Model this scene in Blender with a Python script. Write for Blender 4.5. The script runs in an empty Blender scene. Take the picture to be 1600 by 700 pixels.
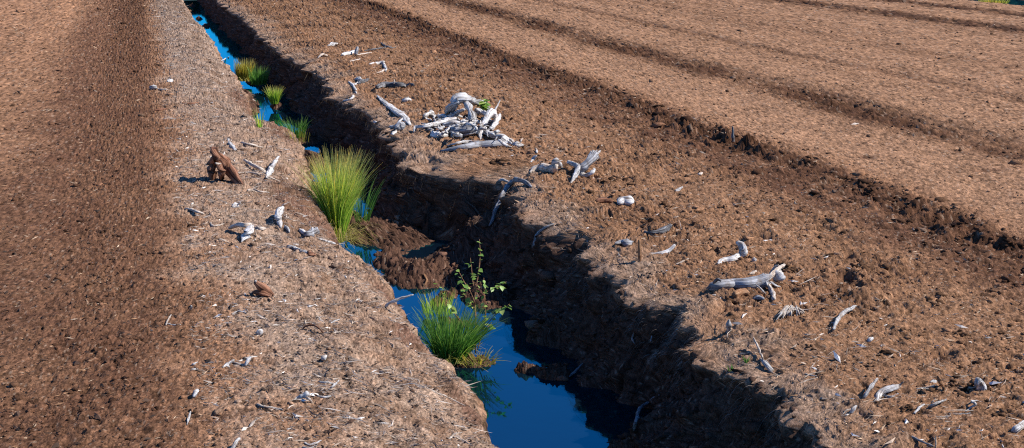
import bpy, math, random
import numpy as np
from mathutils import Vector

# ------------------------------------------------------------------ camera, sky, sun, exposure
sc = bpy.context.scene
W0, H0, FPX = 1600.0, 700.0, 2198.0        # pixel frame of the photograph, focal length in its pixels
CAM_H = 2.0
PITCH = math.radians(12.24)
YAW = math.radians(14.58)                  # the ditch runs along +Y, the camera looks this far to its right
cam_d = bpy.data.cameras.new('camera')
cam = bpy.data.objects.new('camera', cam_d)
sc.collection.objects.link(cam)
sc.camera = cam
cam.location = (0, 0, CAM_H)
cam.rotation_euler = (math.pi / 2 - PITCH, 0, -YAW)
cam_d.sensor_width = 36
cam_d.lens = 36 * FPX / W0
cam_d.clip_start = 0.1
cam_d.clip_end = 2000

SUN_EL = math.radians(43)
sun_h = Vector((0.965, -0.26, 0)).normalized()
SUN_DIR = Vector((sun_h.x * math.cos(SUN_EL), sun_h.y * math.cos(SUN_EL), math.sin(SUN_EL)))
w = bpy.data.worlds.new('World')
sc.world = w
w.use_nodes = True
nt = w.node_tree
bg = nt.nodes['Background']
sky = nt.nodes.new('ShaderNodeTexSky')
sky.sky_type = 'NISHITA'
sky.sun_disc = False
sky.sun_elevation = SUN_EL
sky.sun_rotation = math.atan2(sun_h.x, sun_h.y)
sky.altitude = 800
sky.air_density = 1.0
sky.dust_density = 0.15
sky.ozone_density = 3.5
tint = nt.nodes.new('ShaderNodeMix')          # the deep polarised blue of this clear sky
tint.data_type = 'RGBA'
tint.blend_type = 'MULTIPLY'
tint.inputs['Factor'].default_value = 1
tint.inputs['B'].default_value = (0.42, 0.85, 1.35, 1)
nt.links.new(sky.outputs[0], tint.inputs['A'])
nt.links.new(tint.outputs['Result'], bg.inputs[0])
bg.inputs[1].default_value = 0.085
sd = bpy.data.lights.new('sun', 'SUN')
sd.energy = 5.0
sd.angle = math.radians(0.53)
sd.color = (1.0, 0.94, 0.86)
so = bpy.data.objects.new('sun', sd)
sc.collection.objects.link(so)
so.rotation_euler = SUN_DIR.to_track_quat('Z', 'Y').to_euler()
so.location = (10, -8, 12)
sc.view_settings.view_transform = 'Standard'
sc.view_settings.look = 'None'
sc.view_settings.gamma = 1
sc.view_settings.use_curve_mapping = False
sc.view_settings.exposure = 0.65

sc.cycles.use_denoising = False            # keep the fine crumb of the peat
sc.cycles.use_adaptive_sampling = False
sc.cycles.filter_width = 1.15

# ------------------------------------------------------------------ helpers
RNG = np.random.default_rng(7)
random.seed(5)
C = sc.collection
CF = np.array([math.sin(YAW) * math.cos(PITCH), math.cos(YAW) * math.cos(PITCH), -math.sin(PITCH)])
CR = np.array([math.cos(YAW), -math.sin(YAW), 0.0])
CU = np.cross(CR, CF)
CP = np.array([0.0, 0.0, CAM_H])


def ray(px, py):
    d = CF + CR * ((px - W0 / 2) / FPX) + CU * ((H0 / 2 - py) / FPX)
    return d


def on_plane(px, py, z):
    d = ray(px, py)
    t = (z - CAM_H) / d[2]
    return CP + d * t


def depth(p):
    return float(np.dot(np.asarray(p) - CP, CF))


_perm = {}


def gnoise(x, y, seed=0):
    """2D gradient noise in about -1..1"""
    if seed not in _perm:
        r = np.random.default_rng(1000 + seed)
        ang = r.random(65536).astype(np.float32) * 2 * np.pi
        _perm[seed] = (np.cos(ang).astype(np.float32), np.sin(ang).astype(np.float32))
    gx, gy = _perm[seed]
    x = np.asarray(x, dtype=np.float64)
    y = np.asarray(y, dtype=np.float64)
    xi = np.floor(x).astype(np.int64)
    yi = np.floor(y).astype(np.int64)
    fx = (x - xi).astype(np.float32)
    fy = (y - yi).astype(np.float32)
    u = fx * fx * fx * (fx * (fx * 6 - 15) + 10)
    v = fy * fy * fy * (fy * (fy * 6 - 15) + 10)

    def g(ix, iy, dx, dy):
        h = ((ix * 73856093) ^ (iy * 19349663) ^ ((ix + iy) * 83492791 >> 3)) & 65535
        return gx[h] * dx + gy[h] * dy
    a = g(xi, yi, fx, fy)
    b = g(xi + 1, yi, fx - 1, fy)
    c = g(xi, yi + 1, fx, fy - 1)
    d = g(xi + 1, yi + 1, fx - 1, fy - 1)
    return ((a + u * (b - a)) * (1 - v) + (c + u * (d - c)) * v) * 1.5


def sstep(a, b, x):
    t = np.clip((x - a) / (b - a), 0, 1)
    return t * t * (3 - 2 * t)


def bell(x, c, s):
    return np.exp(-((x - c) / s) ** 2)


def mesh_np(name, verts, faces, smooth=False):
    """verts (n,3); faces (m,k) array, k = 3 or 4"""
    me = bpy.data.meshes.new(name)
    n, (m, k) = len(verts), faces.shape
    me.vertices.add(n)
    me.vertices.foreach_set('co', np.ascontiguousarray(verts, dtype=np.float32).ravel())
    me.loops.add(m * k)
    me.loops.foreach_set('vertex_index', np.ascontiguousarray(faces, dtype=np.int32).ravel())
    me.polygons.add(m)
    me.polygons.foreach_set('loop_start', np.arange(m, dtype=np.int32) * k)
    me.polygons.foreach_set('use_smooth', np.full(m, smooth, dtype=bool))
    me.update(calc_edges=True)
    return me


def color_attr(me, name, col):
    a = me.color_attributes.new(name, 'FLOAT_COLOR', 'POINT')
    rgba = np.ones((len(col), 4), dtype=np.float32)
    rgba[:, :3] = col
    a.data.foreach_set('color', rgba.ravel())


def vec_attr(me, name, v):
    a = me.attributes.new(name, 'FLOAT_VECTOR', 'POINT')
    a.data.foreach_set('vector', np.ascontiguousarray(v, dtype=np.float32).ravel())


def add(name, me, mat=None, parent=None, label=None, cat=None, group=None, kind=None):
    o = bpy.data.objects.new(name, me)
    C.objects.link(o)
    if mat is not None and me is not None:
        me.materials.clear()
        me.materials.append(mat)
    if parent is not None:
        o.parent = parent
    if label:
        o['label'] = label
    if cat:
        o['category'] = cat
    if group:
        o['group'] = group
    if kind:
        o['kind'] = kind
    return o


def new_mat(name, rough=0.9, spec=0.2):
    m = bpy.data.materials.new(name)
    m.use_nodes = True
    b = m.node_tree.nodes['Principled BSDF']
    b.inputs['Roughness'].default_value = rough
    b.inputs['Specular IOR Level'].default_value = spec
    return m, m.node_tree, b


def ramp(nt, stops):
    r = nt.nodes.new('ShaderNodeValToRGB')
    e = r.color_ramp.elements
    while len(e) < len(stops):
        e.new(0.5)
    for el, (p, c) in zip(e, stops):
        el.position = p
        el.color = (*c, 1) if len(c) == 3 else c
    return r


def noise_node(nt, vec, scale, detail=3, rough=0.6):
    n = nt.nodes.new('ShaderNodeTexNoise')
    n.inputs['Scale'].default_value = scale
    n.inputs['Detail'].default_value = detail
    n.inputs['Roughness'].default_value = rough
    if vec is not None:
        nt.links.new(vec, n.inputs['Vector'])
    return n


def soil_material(name, attr='soil', bump=1.0):
    m, nt, b = new_mat(name, 1.0, 0.05)
    L = nt.links.new
    at = nt.nodes.new('ShaderNodeAttribute')
    at.attribute_name = attr
    tc = nt.nodes.new('ShaderNodeTexCoord')
    n1 = noise_node(nt, tc.outputs['Object'], 130, 4, 0.7)
    r1 = ramp(nt, [(0.29, (0.38, 0.36, 0.34)), (0.5, (0.96, 0.96, 0.96)), (0.72, (1.58, 1.53, 1.48))])
    L(n1.outputs['Fac'], r1.inputs[0])
    mx = nt.nodes.new('ShaderNodeMix')
    mx.data_type = 'RGBA'
    mx.blend_type = 'MULTIPLY'
    mx.inputs['Factor'].default_value = 1
    mx.clamp_result = False
    L(at.outputs['Color'], mx.inputs['A'])
    L(r1.outputs[0], mx.inputs['B'])
    L(mx.outputs['Result'], b.inputs['Base Color'])
    n2 = noise_node(nt, tc.outputs['Object'], 95, 5, 0.75)
    bp = nt.nodes.new('ShaderNodeBump')
    bp.inputs['Strength'].default_value = bump
    bp.inputs['Distance'].default_value = 0.010
    L(n2.outputs['Fac'], bp.inputs['Height'])
    L(bp.outputs[0], b.inputs['Normal'])
    return m


# ------------------------------------------------------------------ the ditch: rim lines read off as ground points
WATER_Z = -0.55
left_px = [(805, 740), (782, 700), (760, 666), (738, 598), (698, 562), (667, 540), (654, 515), (613, 462), (606, 430),
           (573, 408), (529, 384), (514, 372), (502, 321), (484, 290), (474, 258), (472, 227), (458, 208), (432, 196),
           (405, 196), (387, 171), (386, 149), (371, 123), (361, 108), (344, 92), (336, 71), (316, 43), (294, 17), (285, 0)]
right_px = [(1330, 740), (1282, 690), (1258, 660), (1271, 643), (1234, 618), (1207, 590), (1160, 572), (1112, 555), (1096, 521),
            (1062, 480), (1000, 458), (965, 426), (915, 395), (925, 370), (885, 360), (832, 333), (812, 309), (788, 279), (700, 268),
            (640, 255), (628, 243), (620, 218), (583, 180), (551, 160), (522, 145), (508, 122), (476, 97), (448, 88), (424, 66), (383, 29), (350, 6), (342, 0)]


def rim(pxs, z):
    p = np.array([on_plane(a, b, z)[:2] for a, b in pxs])
    p = p[np.argsort(p[:, 1])]
    return p


RL, RR = rim(left_px, -0.20), rim(right_px, -0.03)


def Xl(y):
    base = np.interp(y, RL[:, 1], RL[:, 0])
    return base + 0.03 * gnoise(y * 2.3, y * 0 + 3.3, 31) + 0.022 * gnoise(y * 7, y * 0 + 1.3, 32) + 0.014 * gnoise(y * 19, y * 0 + 4.3, 35)


def Xr(y):
    base = np.interp(y, RR[:, 1], RR[:, 0])
    return base + 0.035 * gnoise(y * 3.1, y * 0 + 5.3, 33) + 0.02 * gnoise(y * 9, y * 0 + 2.3, 34)


NL, NR = 1.42, 2.61


def geo(a, b, k):
    n = max(2, int(abs(math.log(b / a)) / k))
    return a * (b / a) ** (np.arange(n) / n)


cols = np.concatenate([-geo(0.5, 7.0, 0.015)[::-1], np.arange(-0.49, 1.0, 0.0068), np.arange(1.0, 1.56, 0.0062),
                       np.arange(1.56, 2.12, 0.008), np.arange(2.12, 2.70, 0.0040), np.arange(2.70, 3.4, 0.0070),
                       geo(3.4, 27.0, 0.0023)])
rows = 1.0 / np.linspace(3.5 ** -0.5, 47.0 ** -0.5, 800) ** 2      # row spacing grows with distance
NX, NY = len(cols), len(rows)
XN, Y = np.meshgrid(cols, rows)
xl, xr = Xl(rows), Xr(rows)
X = np.empty_like(XN)
for j in range(NY):
    X[j] = np.interp(cols, [-50, 0.2, NL, NR, 4.0, 60], [-50, 0.2, xl[j], xr[j], 4.0, 60])

prof = np.array([(-30, 0.03), (-2, 0.02), (-0.6, -0.015), (-0.1, 0.0), (0.40, 0.015), (0.75, -0.005), (0.98, -0.045), (1.18, -0.10), (1.32, -0.155),
                 (1.42, -0.235), (1.455, -0.34), (1.50, -0.50), (1.58, -0.66), (1.8, -0.76), (2.16, -0.74),
                 (2.28, -0.66), (2.38, -0.58), (2.45, -0.47), (2.50, -0.33), (2.545, -0.18), (2.585, -0.075), (2.63, -0.03),
                 (2.75, -0.01), (3.1, 0.01), (3.7, 0.0), (4.4, -0.02), (5.0, -0.022), (5.22, -0.024), (5.38, 0.0), (5.56, 0.012), (5.85, 0.01),
                 (6.7, 0.025), (7.1, -0.005), (7.5, -0.015), (7.75, 0.025), (8.1, 0.03), (9.2, 0.02), (9.5, -0.01), (9.7, 0.02), (14.9, 0.03),
                 (15.3, -0.03), (15.6, 0.05), (17.4, 0.04), (17.7, -0.02), (17.95, 0.05), (19.7, 0.02), (20.1, -0.01), (20.3, -0.2),
                 (20.6, -0.35), (22.0, -0.35), (22.35, -0.1), (22.7, 0.12), (23.5, 0.10), (40, 0.05)])
# the track edges wander a little
wob = 0.10 * gnoise(rows * 0.35, rows * 0 + 0.7, 40)[:, None] + 0.06 * gnoise(Y * 1.7, XN * 0.5, 41)
XP = XN + np.where(XN > 4.2, wob, 0) * sstep(4.2, 4.8, XN)
Z = np.interp(XP, prof[:, 0], prof[:, 1])
# slumped stretches of the right bank: a gentle terraced slope instead of the cut face
slump = np.zeros(NY)
for px_, py_, wd_, am_ in ((636, 285, 0.45, 1.0), (712, 330, 0.35, 0.9), (1120, 585, 0.18, 0.75), (930, 440, 0.16, 0.5), (1010, 500, 0.14, 0.4), (470, 130, 0.8, 0.6), (1230, 660, 0.12, 0.5)):
    slump = np.maximum(slump, am_ * bell(rows, on_plane(px_, py_, -0.2)[1], wd_))
slump = np.maximum(slump, np.clip(0.8 * gnoise(rows * 1.1, rows * 0 + 6.1, 45), 0, 0.5))[:, None]
gent = np.interp(XN, [1.5, 1.9, 2.02, 2.12, 2.22, 2.30, 2.38, 2.50, 2.58, 2.68, 2.80], [-0.76, -0.72, -0.55, -0.48, -0.42, -0.30, -0.25, -0.22, -0.10, -0.06, -0.012])
gent = gent + 0.05 * gnoise(X * 5, Y * 4, 46)
Z = np.where((XN > 1.75) & (XN < 2.85), Z + (np.where(XN < 2.8, gent, Z) - Z) * slump * sstep(1.75, 1.95, XN), Z)

# mud bars and slumps: (px, py, plane z, half width px, half length m, top z)
bars = [(618, 360, -0.52, 64, 0.62, -0.483), (662, 424, -0.52, 58, 0.36, -0.485), (488, 246, -0.5, 26, 0.8, -0.49), (495, 300, -0.5, 20, 0.6, -0.45), (580, 356, -0.5, 44, 0.42, -0.455), (655, 420, -0.5, 58, 0.40, -0.470), (684, 404, -0.46, 20, 0.18, -0.445), (758, 452, -0.5, 42, 0.35, -0.475), (705, 458, -0.54, 34, 0.18, -0.535), (640, 330, -0.5, 40, 0.5, -0.46), (612, 408, -0.53, 34, 0.25, -0.500), (716, 428, -0.52, 36, 0.3, -0.495), (688, 473, -0.54, 24, 0.10, -0.52),
        (742, 566, -0.54, 46, 0.11, -0.515), (824, 576, -0.54, 30, 0.09, -0.515), (866, 578, -0.52, 34, 0.12, -0.49), (770, 600, -0.56, 30, 0.14, -0.58),
        (311, 28, -0.52, 7, 0.35, -0.49), (322, 39, -0.52, 7, 0.25, -0.48), (384, 158, -0.5, 12, 0.8, -0.38), (300, 8, -0.52, 6, 0.3, -0.49),
        (400, 124, -0.5, 20, 0.5, -0.50), (433, 162, -0.5, 12, 0.3, -0.49), (470, 212, -0.5, 30, 0.5, -0.49),
        (630, 282, -0.26, 14, 0.24, -0.22), (728, 303, -0.2, 14, 0.16, -0.165), (655, 300, -0.25, 10, 0.2, -0.21), (1140, 585, -0.14, 34, 0.13, -0.11), (548, 338, -0.48, 18, 0.25, -0.43), (640, 372, -0.53, 40, 0.30, -0.51), (610, 395, -0.54, 40, 0.12, -0.525), (720, 425, -0.54, 40, 0.2, -0.52), (700, 500, -0.55, 26, 0.1, -0.54), (720, 505, -0.55, 40, 0.1, -0.54)]
barmask = np.zeros_like(Z)
for (bx, by, bz, hw, hl, zt) in bars:
    p = on_plane(bx, by, bz)
    hwm = hw * depth(p) / FPX
    sel = np.where((np.abs(rows - p[1]) < hl * 2.2))[0]
    if not len(sel):
        continue
    j0, j1 = sel[0], sel[-1] + 1
    xs, ys = X[j0:j1], Y[j0:j1]
    r2 = ((xs - p[0]) / hwm) ** 2 + ((ys - p[1]) / hl) ** 2
    nz = gnoise(xs * 8, ys * 6, 50) * 0.38 + gnoise(xs * 20, ys * 16, 51) * 0.24 + gnoise(xs * 38, ys * 32, 53) * 0.12
    hgt = zt - 0.09 * np.maximum(r2 * (1 + 1.3 * nz) - 0.1, 0) + 0.075 * nz + 0.025 * gnoise(xs * 50, ys * 50, 52)
    hgt = np.where(xs < xr[j0:j1][:, None] + 0.02, hgt, -9)
    m = hgt > Z[j0:j1]
    Z[j0:j1] = np.maximum(Z[j0:j1], hgt)
    barmask[j0:j1] = np.maximum(barmask[j0:j1], np.where(m, 1.0, 0.0))

# roughness map of the ground
tr1 = bell(XP, 5.22, 0.20)
tr2 = bell(XP, 7.3, 0.42)
seglen = np.clip(0.95 + 0.5 * gnoise(rows * 0.55, rows * 0 + 8.8, 42), 0.55, 1.25)[:, None]
tr1 = tr1 * seglen
tr2 = tr2 * np.clip(0.95 + 0.5 * gnoise(rows * 0.4, rows * 0 + 2.8, 43), 0.6, 1.2)[:, None]
tr3 = bell(XP, 15.3, 0.45) + bell(XP, 17.75, 0.4) + 0.5 * bell(XP, 9.5, 0.15) + 0.4 * bell(XP, 11.5, 0.2)
trL = bell(XP, -0.30, 0.38)
nearR = sstep(2.6, 2.9, XN) * (1 - sstep(4.9, 5.4, XN))
patch = np.clip(0.5 + gnoise(X * 1.1, Y * 0.8, 60) + 0.6 * gnoise(X * 3.2, Y * 2.4, 59), 0, 1.6)
rough = 0.55 + 1.3 * tr1 + 0.9 * tr2 + 0.9 * tr3 + 0.25 * trL + 0.62 * nearR * (0.05 + patch)
rough = np.where((XN > 1.45) & (XN < 2.55), 0.9, rough)
clump = np.maximum(gnoise(X * 5.5, Y * 5.5, 61) + 0.15, 0) ** 1.5
dz = (0.020 * gnoise(X * 1.9, Y * 1.6, 62) * 0.6
      + rough * (0.034 * clump * (0.3 + 0.7 * nearR + tr1 + tr2) + 0.010 * gnoise(X * 11, Y * 11, 63)
                 + 0.012 * gnoise(X * 26, Y * 20, 64) + 0.007 * gnoise(X * 60, Y * 44, 65)
                 + np.where((XN > 1.45) & (XN < 2.62), 0.0016, np.maximum(0.0024, 0.00045 * Y)) * RNG.standard_normal(X.shape)))
bankL = sstep(0.45, 1.0, XN) * (1 - sstep(1.45, 1.55, XN))
dz = dz + bankL * (0.026 * gnoise(X * 6.5, Y * 5.0, 55) + 0.014 * gnoise(X * 14, Y * 9, 56)) + 0.04 * bankL * gnoise(X * 2.2, Y * 1.4, 57)
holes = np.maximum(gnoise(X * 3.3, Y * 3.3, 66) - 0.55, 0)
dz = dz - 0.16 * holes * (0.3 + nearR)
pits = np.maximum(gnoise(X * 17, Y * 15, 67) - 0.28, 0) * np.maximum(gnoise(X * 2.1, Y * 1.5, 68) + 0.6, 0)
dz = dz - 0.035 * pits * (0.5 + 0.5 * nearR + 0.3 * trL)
Z = Z + dz
# the steep banks get sideways relief as well, with an overhanging turf lip on the right one
bR = sstep(2.2, 2.36, XN) * (1 - sstep(2.60, 2.68, XN))
bL = sstep(1.33, 1.42, XN) * (1 - sstep(1.56, 1.66, XN))
sx = (0.075 * gnoise(Y * 2.6, Z * 3.2, 70) + 0.06 * gnoise(Y * 6, Z * 8, 71) + 0.032 * gnoise(Y * 17, Z * 15, 72)
      + 0.010 * gnoise(Y * 40, Z * 34, 73))
X = X + sx * bR + 0.5 * sx * bL
X = X - 0.05 * bell(XN, 2.60, 0.035) * (0.6 + gnoise(Y * 4, Y * 0 + 9.1, 74))

XS = np.maximum.accumulate(X, axis=1)      # monotone copy for lookups
ROWI = np.arange(NY, dtype=float)


def ground(x, y):
    """surface height at one point"""
    if y <= rows[0] or y >= rows[-1]:
        return 0.0
    f = float(np.interp(y, rows, ROWI))
    j = int(f)
    t = f - j
    j2 = min(j + 1, NY - 1)
    a = np.interp(x, XS[j], Z[j])
    b = np.interp(x, XS[j2], Z[j2])
    return float(a * (1 - t) + b * t)


def hit(px, py, dh=0.0, water=True):
    """where the sight line through a photo pixel comes within dh of the surface"""
    d = ray(px, py)
    t0 = (0.25 - CAM_H) / d[2]
    t1 = (-0.9 - CAM_H) / d[2]
    prev = t0
    n = 160
    for i in range(1, n + 1):
        t = t0 + (t1 - t0) * i / n
        p = CP + d * t
        g = ground(p[0], p[1])
        if water:
            g = max(g, WATER_Z) if 1.0 < p[0] < 3.2 else g
        if p[2] <= g + dh:
            lo, hi = prev, t
            for _ in range(12):
                mid = (lo + hi) / 2
                q = CP + d * mid
                g = ground(q[0], q[1])
                if water and 1.0 < q[0] < 3.2:
                    g = max(g, WATER_Z)
                if q[2] <= g + dh:
                    hi = mid
                else:
                    lo = mid
            return CP + d * hi
        prev = t
    return CP + d * t1


# --- soil colour (what the peat itself is: dry, moist, grey spoil, wet bank)
DRY = np.array([0.285, 0.152, 0.084])
DRY2 = np.array([0.288, 0.161, 0.092])
MOIST = np.array([0.105, 0.052, 0.030])
MID = np.array([0.222, 0.120, 0.066])
SPOIL = np.array([0.300, 0.208, 0.147])
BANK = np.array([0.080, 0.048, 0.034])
MUD = np.array([0.100, 0.053, 0.035])
col = np.empty(Z.shape + (3,), dtype=np.float32)
col[:] = DRY


def mixin(m, c):
    global col
    col += (c - col) * np.clip(m, 0, 1)[..., None]


lowf = gnoise(X * 0.7, Y * 0.25, 80)
streak = gnoise(X * 1.6 + 0.2 * lowf, Y * 0.045, 84) + 0.6 * gnoise(X * 4.2, Y * 0.12, 85)
midf = gnoise(X * 2.6, Y * 1.8, 81)
finf = gnoise(X * 12, Y * 10, 82)
grain = RNG.standard_normal(Z.shape).astype(np.float32)
mixin(sstep(-1.6, -0.8, XP + 0.25 * lowf + 0.1 * midf) * (1 - sstep(-0.1, 0.35, XP + 0.15 * midf)) * (0.85 + 0.3 * midf + 0.25 * finf), MOIST * 1.15)
mixin(sstep(0.0, 0.75, XN + 0.28 * midf + 0.15 * lowf + 0.10 * finf) * (1 - sstep(1.40, 1.47, XN)) * (0.8 + 0.3 * midf + 0.25 * finf), SPOIL)
mixin(sstep(0.2, 0.5, XN) * (1 - sstep(1.3, 1.42, XN)) * sstep(9, 22, Y) * 0.6, SPOIL * np.array([0.98, 1.03, 1.12]))
mixin(sstep(2.55, 2.62, XN) * (1 - sstep(2.68, 3.10, XN + 0.30 * midf)) * (0.75 + 0.3 * finf), SPOIL * 0.98)
mixin(sstep(2.62, 3.0, XN + 0.30 * midf) * (1 - sstep(4.2, 4.7, XP)), MID * 1.08)
mixin(sstep(4.1, 4.8, XP + 0.2 * midf) * (1 - sstep(5.30, 5.42, XP)) * (0.85 + 0.45 * midf + 0.2 * finf), MOIST * 1.05)
mixin(sstep(5.36, 5.8, XP) * (1 - sstep(19.5, 20.2, XP)), DRY2)
mixin(sstep(8.2, 8.8, XP) * (1 - sstep(19, 20, XP)) * np.clip(0.25 + 0.6 * streak, 0, 0.75), MID * 0.95)
mixin(sstep(5.5, 5.9, XP) * (1 - sstep(6.6, 7.0, XP)) * np.clip(0.3 + 0.6 * streak + 0.3 * midf, 0, 0.8), DRY2 * 1.12)
mixin(1.2 * tr1 * (0.9 + 0.4 * midf), MOIST * 0.85)
mixin(1.3 * tr2 * (0.85 + 0.5 * midf + 0.3 * finf), MOIST * 0.85)
mixin(np.clip(1.2 * tr3, 0, 1) * (0.8 + 0.4 * midf), MOIST * 0.9)
mixin((1 - sstep(-1.4, -0.6, XP)) * np.clip(0.3 + 0.7 * streak, 0, 0.8), DRY * 0.75)
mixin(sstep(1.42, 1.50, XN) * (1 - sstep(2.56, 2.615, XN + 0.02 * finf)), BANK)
mixin(barmask * (0.8 + 0.3 * finf), MUD)
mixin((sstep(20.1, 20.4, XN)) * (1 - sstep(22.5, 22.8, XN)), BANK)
for px_, py_, wx_, wy_ in ((478, 325, 0.22, 0.9), (440, 205, 0.12, 0.8), (380, 150, 0.15, 1.2), (640, 520, 0.10, 0.25), (600, 440, 0.09, 0.3), (730, 610, 0.06, 0.2)):
    q_ = on_plane(px_, py_, -0.12)                 # places where the bank has broken away to fresh wet peat
    mixin(np.clip(1.3 * bell(X, q_[0], wx_) * bell(Y, q_[1], wy_) * (1 + 0.8 * finf + 0.6 * midf), 0, 0.9) * sstep(0.6, 1.0, XN), MUD * 1.3)
mixin(np.clip(holes * 3, 0, 0.7), MOIST)  # hollows get the darker soil colour
mixin(nearR * np.clip(patch - 0.75, 0, 1) * 0.75, MOIST * 1.15)
mixin(bankL * np.clip(0.9 * gnoise(X * 5, Y * 4, 58) + 0.1, 0, 0.55), MID * 0.7)
# damp crumbs and dry fibres; pits coloured darker
v = 1 + 0.14 * midf + 0.16 * finf + 0.22 * gnoise(X * 35, Y * 30, 83) + 0.36 * grain
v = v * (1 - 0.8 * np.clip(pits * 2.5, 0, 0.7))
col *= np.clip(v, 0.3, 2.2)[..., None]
fib = RNG.random(Z.shape) < np.where((XN > 0.2) & (XN < 1.42), 0.05, 0.022)
col[fib] = col[fib] * 0.5 + np.array([0.40, 0.30, 0.22]) * 0.55
col = np.clip(col, 0.004, 0.8)

V = np.stack([X, Y, Z], axis=-1).reshape(-1, 3)
rel = V - CP
zc = rel @ CF
xc = rel @ CR
yc = rel @ CU
inside = (np.abs(xc) < zc * 0.364 * 1.08 + 0.55) & (yc > -zc * 0.159 * 1.06 - 0.28) & (zc > 0.3)
inside = inside.reshape(NY, NX)
idx = np.arange(NX * NY, dtype=np.int64).reshape(NY, NX)
fm = inside[:-1, :-1] | inside[1:, 1:]
faces = np.stack([idx[:-1, :-1][fm], idx[:-1, 1:][fm], idx[1:, 1:][fm], idx[1:, :-1][fm]], axis=-1)
used = np.zeros(NX * NY, bool)
used[faces.ravel()] = True
remap = np.cumsum(used) - 1
me = mesh_np('peat_ground', V[used], remap[faces], True)
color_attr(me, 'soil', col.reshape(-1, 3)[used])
M_SOIL = soil_material('peat_soil')
add('peat_ground', me, M_SOIL, label='brown milled peat field cut by a drainage ditch', kind='structure')



# coarse ground that carries the fields on to the horizon, below and beyond the detailed sheet
def sheet(name, quads, mat, **k):
    vs = np.array([p for q in quads for p in q], dtype=np.float32)
    fs = np.arange(len(vs)).reshape(-1, 4)
    return add(name, mesh_np(name, vs, fs), mat, **k)


def rect(x0, x1, y0, y1, z):
    return [(x0, y0, z), (x1, y0, z), (x1, y1, z), (x0, y1, z)]


m, nt_, b_ = new_mat('distant_peat', 1, 0.05)
tc = nt_.nodes.new('ShaderNodeTexCoord')
nn = noise_node(nt_, tc.outputs['Object'], 2.2, 8, 0.7)
rr = ramp(nt_, [(0.3, (0.13, 0.067, 0.038)), (0.7, (0.27, 0.145, 0.085))])
nt_.links.new(nn.outputs['Fac'], rr.inputs[0])
nt_.links.new(rr.outputs[0], b_.inputs['Base Color'])
sheet('distant_ground', [rect(-600, 0.7, -300, 46.9, -0.16), rect(3.3, 19.6, -300, 46.9, -0.16), rect(24.8, 700, -300, 46.9, -0.16),
                         rect(0.7, 3.3, -300, 2.6, -0.16), rect(-600, 700, 46.9, 900, -0.05), rect(19.6, 24.8, -300, 17, -0.16)], m,
      label='open brown peat field running on to the horizon', kind='structure')

# ------------------------------------------------------------------ water
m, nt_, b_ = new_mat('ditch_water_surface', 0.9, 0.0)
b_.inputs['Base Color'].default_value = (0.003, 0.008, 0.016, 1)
tc = nt_.nodes.new('ShaderNodeTexCoord')
nn = noise_node(nt_, tc.outputs['Object'], 9, 3, 0.5)
bp = nt_.nodes.new('ShaderNodeBump')
bp.inputs['Strength'].default_value = 0.04
bp.inputs['Distance'].default_value = 0.01
nt_.links.new(nn.outputs['Fac'], bp.inputs['Height'])
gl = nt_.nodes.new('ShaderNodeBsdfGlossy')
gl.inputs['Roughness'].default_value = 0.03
gl.inputs['Color'].default_value = (0.06, 0.80, 1.0, 1)  # blue of the reflected sky is put into the gloss colour
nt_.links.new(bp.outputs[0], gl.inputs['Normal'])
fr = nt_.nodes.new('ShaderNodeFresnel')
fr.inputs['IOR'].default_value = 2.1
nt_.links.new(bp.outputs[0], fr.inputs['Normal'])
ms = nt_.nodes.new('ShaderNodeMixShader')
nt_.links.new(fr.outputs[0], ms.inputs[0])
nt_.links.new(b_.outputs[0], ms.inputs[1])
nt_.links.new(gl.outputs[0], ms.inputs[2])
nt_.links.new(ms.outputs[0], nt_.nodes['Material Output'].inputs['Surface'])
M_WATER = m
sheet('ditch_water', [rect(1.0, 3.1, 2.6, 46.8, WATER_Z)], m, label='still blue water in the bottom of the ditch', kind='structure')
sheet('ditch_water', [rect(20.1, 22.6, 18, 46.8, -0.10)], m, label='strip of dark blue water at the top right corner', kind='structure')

# ------------------------------------------------------------------ wood
def wood_material(name, lo, mid, hi, bump=0.9):
    m, nt, b = new_mat(name, 0.85, 0.2)
    L = nt.links.new
    at = nt.nodes.new('ShaderNodeAttribute')
    at.attribute_name = 'grain'
    n1 = noise_node(nt, at.outputs['Vector'], 1.0, 5, 0.65)
    r1 = ramp(nt, [(0.34, lo), (0.46, mid), (0.60, hi)])
    L(n1.outputs['Fac'], r1.inputs[0])
    tc = nt.nodes.new('ShaderNodeTexCoord')
    n2 = noise_node(nt, tc.outputs['Object'], 22, 4, 0.65)
    r2 = ramp(nt, [(0.33, (0.46, 0.34, 0.25)), (0.52, (1, 1, 1))])
    L(n2.outputs['Fac'], r2.inputs[0])
    mx = nt.nodes.new('ShaderNodeMix')
    mx.data_type = 'RGBA'
    mx.blend_type = 'MULTIPLY'
    mx.inputs['Factor'].default_value = 0.8
    L(r1.outputs[0], mx.inputs['A'])
    L(r2.outputs[0], mx.inputs['B'])
    L(mx.outputs['Result'], b.inputs['Base Color'])
    bp = nt.nodes.new('ShaderNodeBump')
    bp.inputs['Strength'].default_value = bump
    bp.inputs['Distance'].default_value = 0.012
    L(n1.outputs['Fac'], bp.inputs['Height'])
    L(bp.outputs[0], b.inputs['Normal'])
    return m


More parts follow.
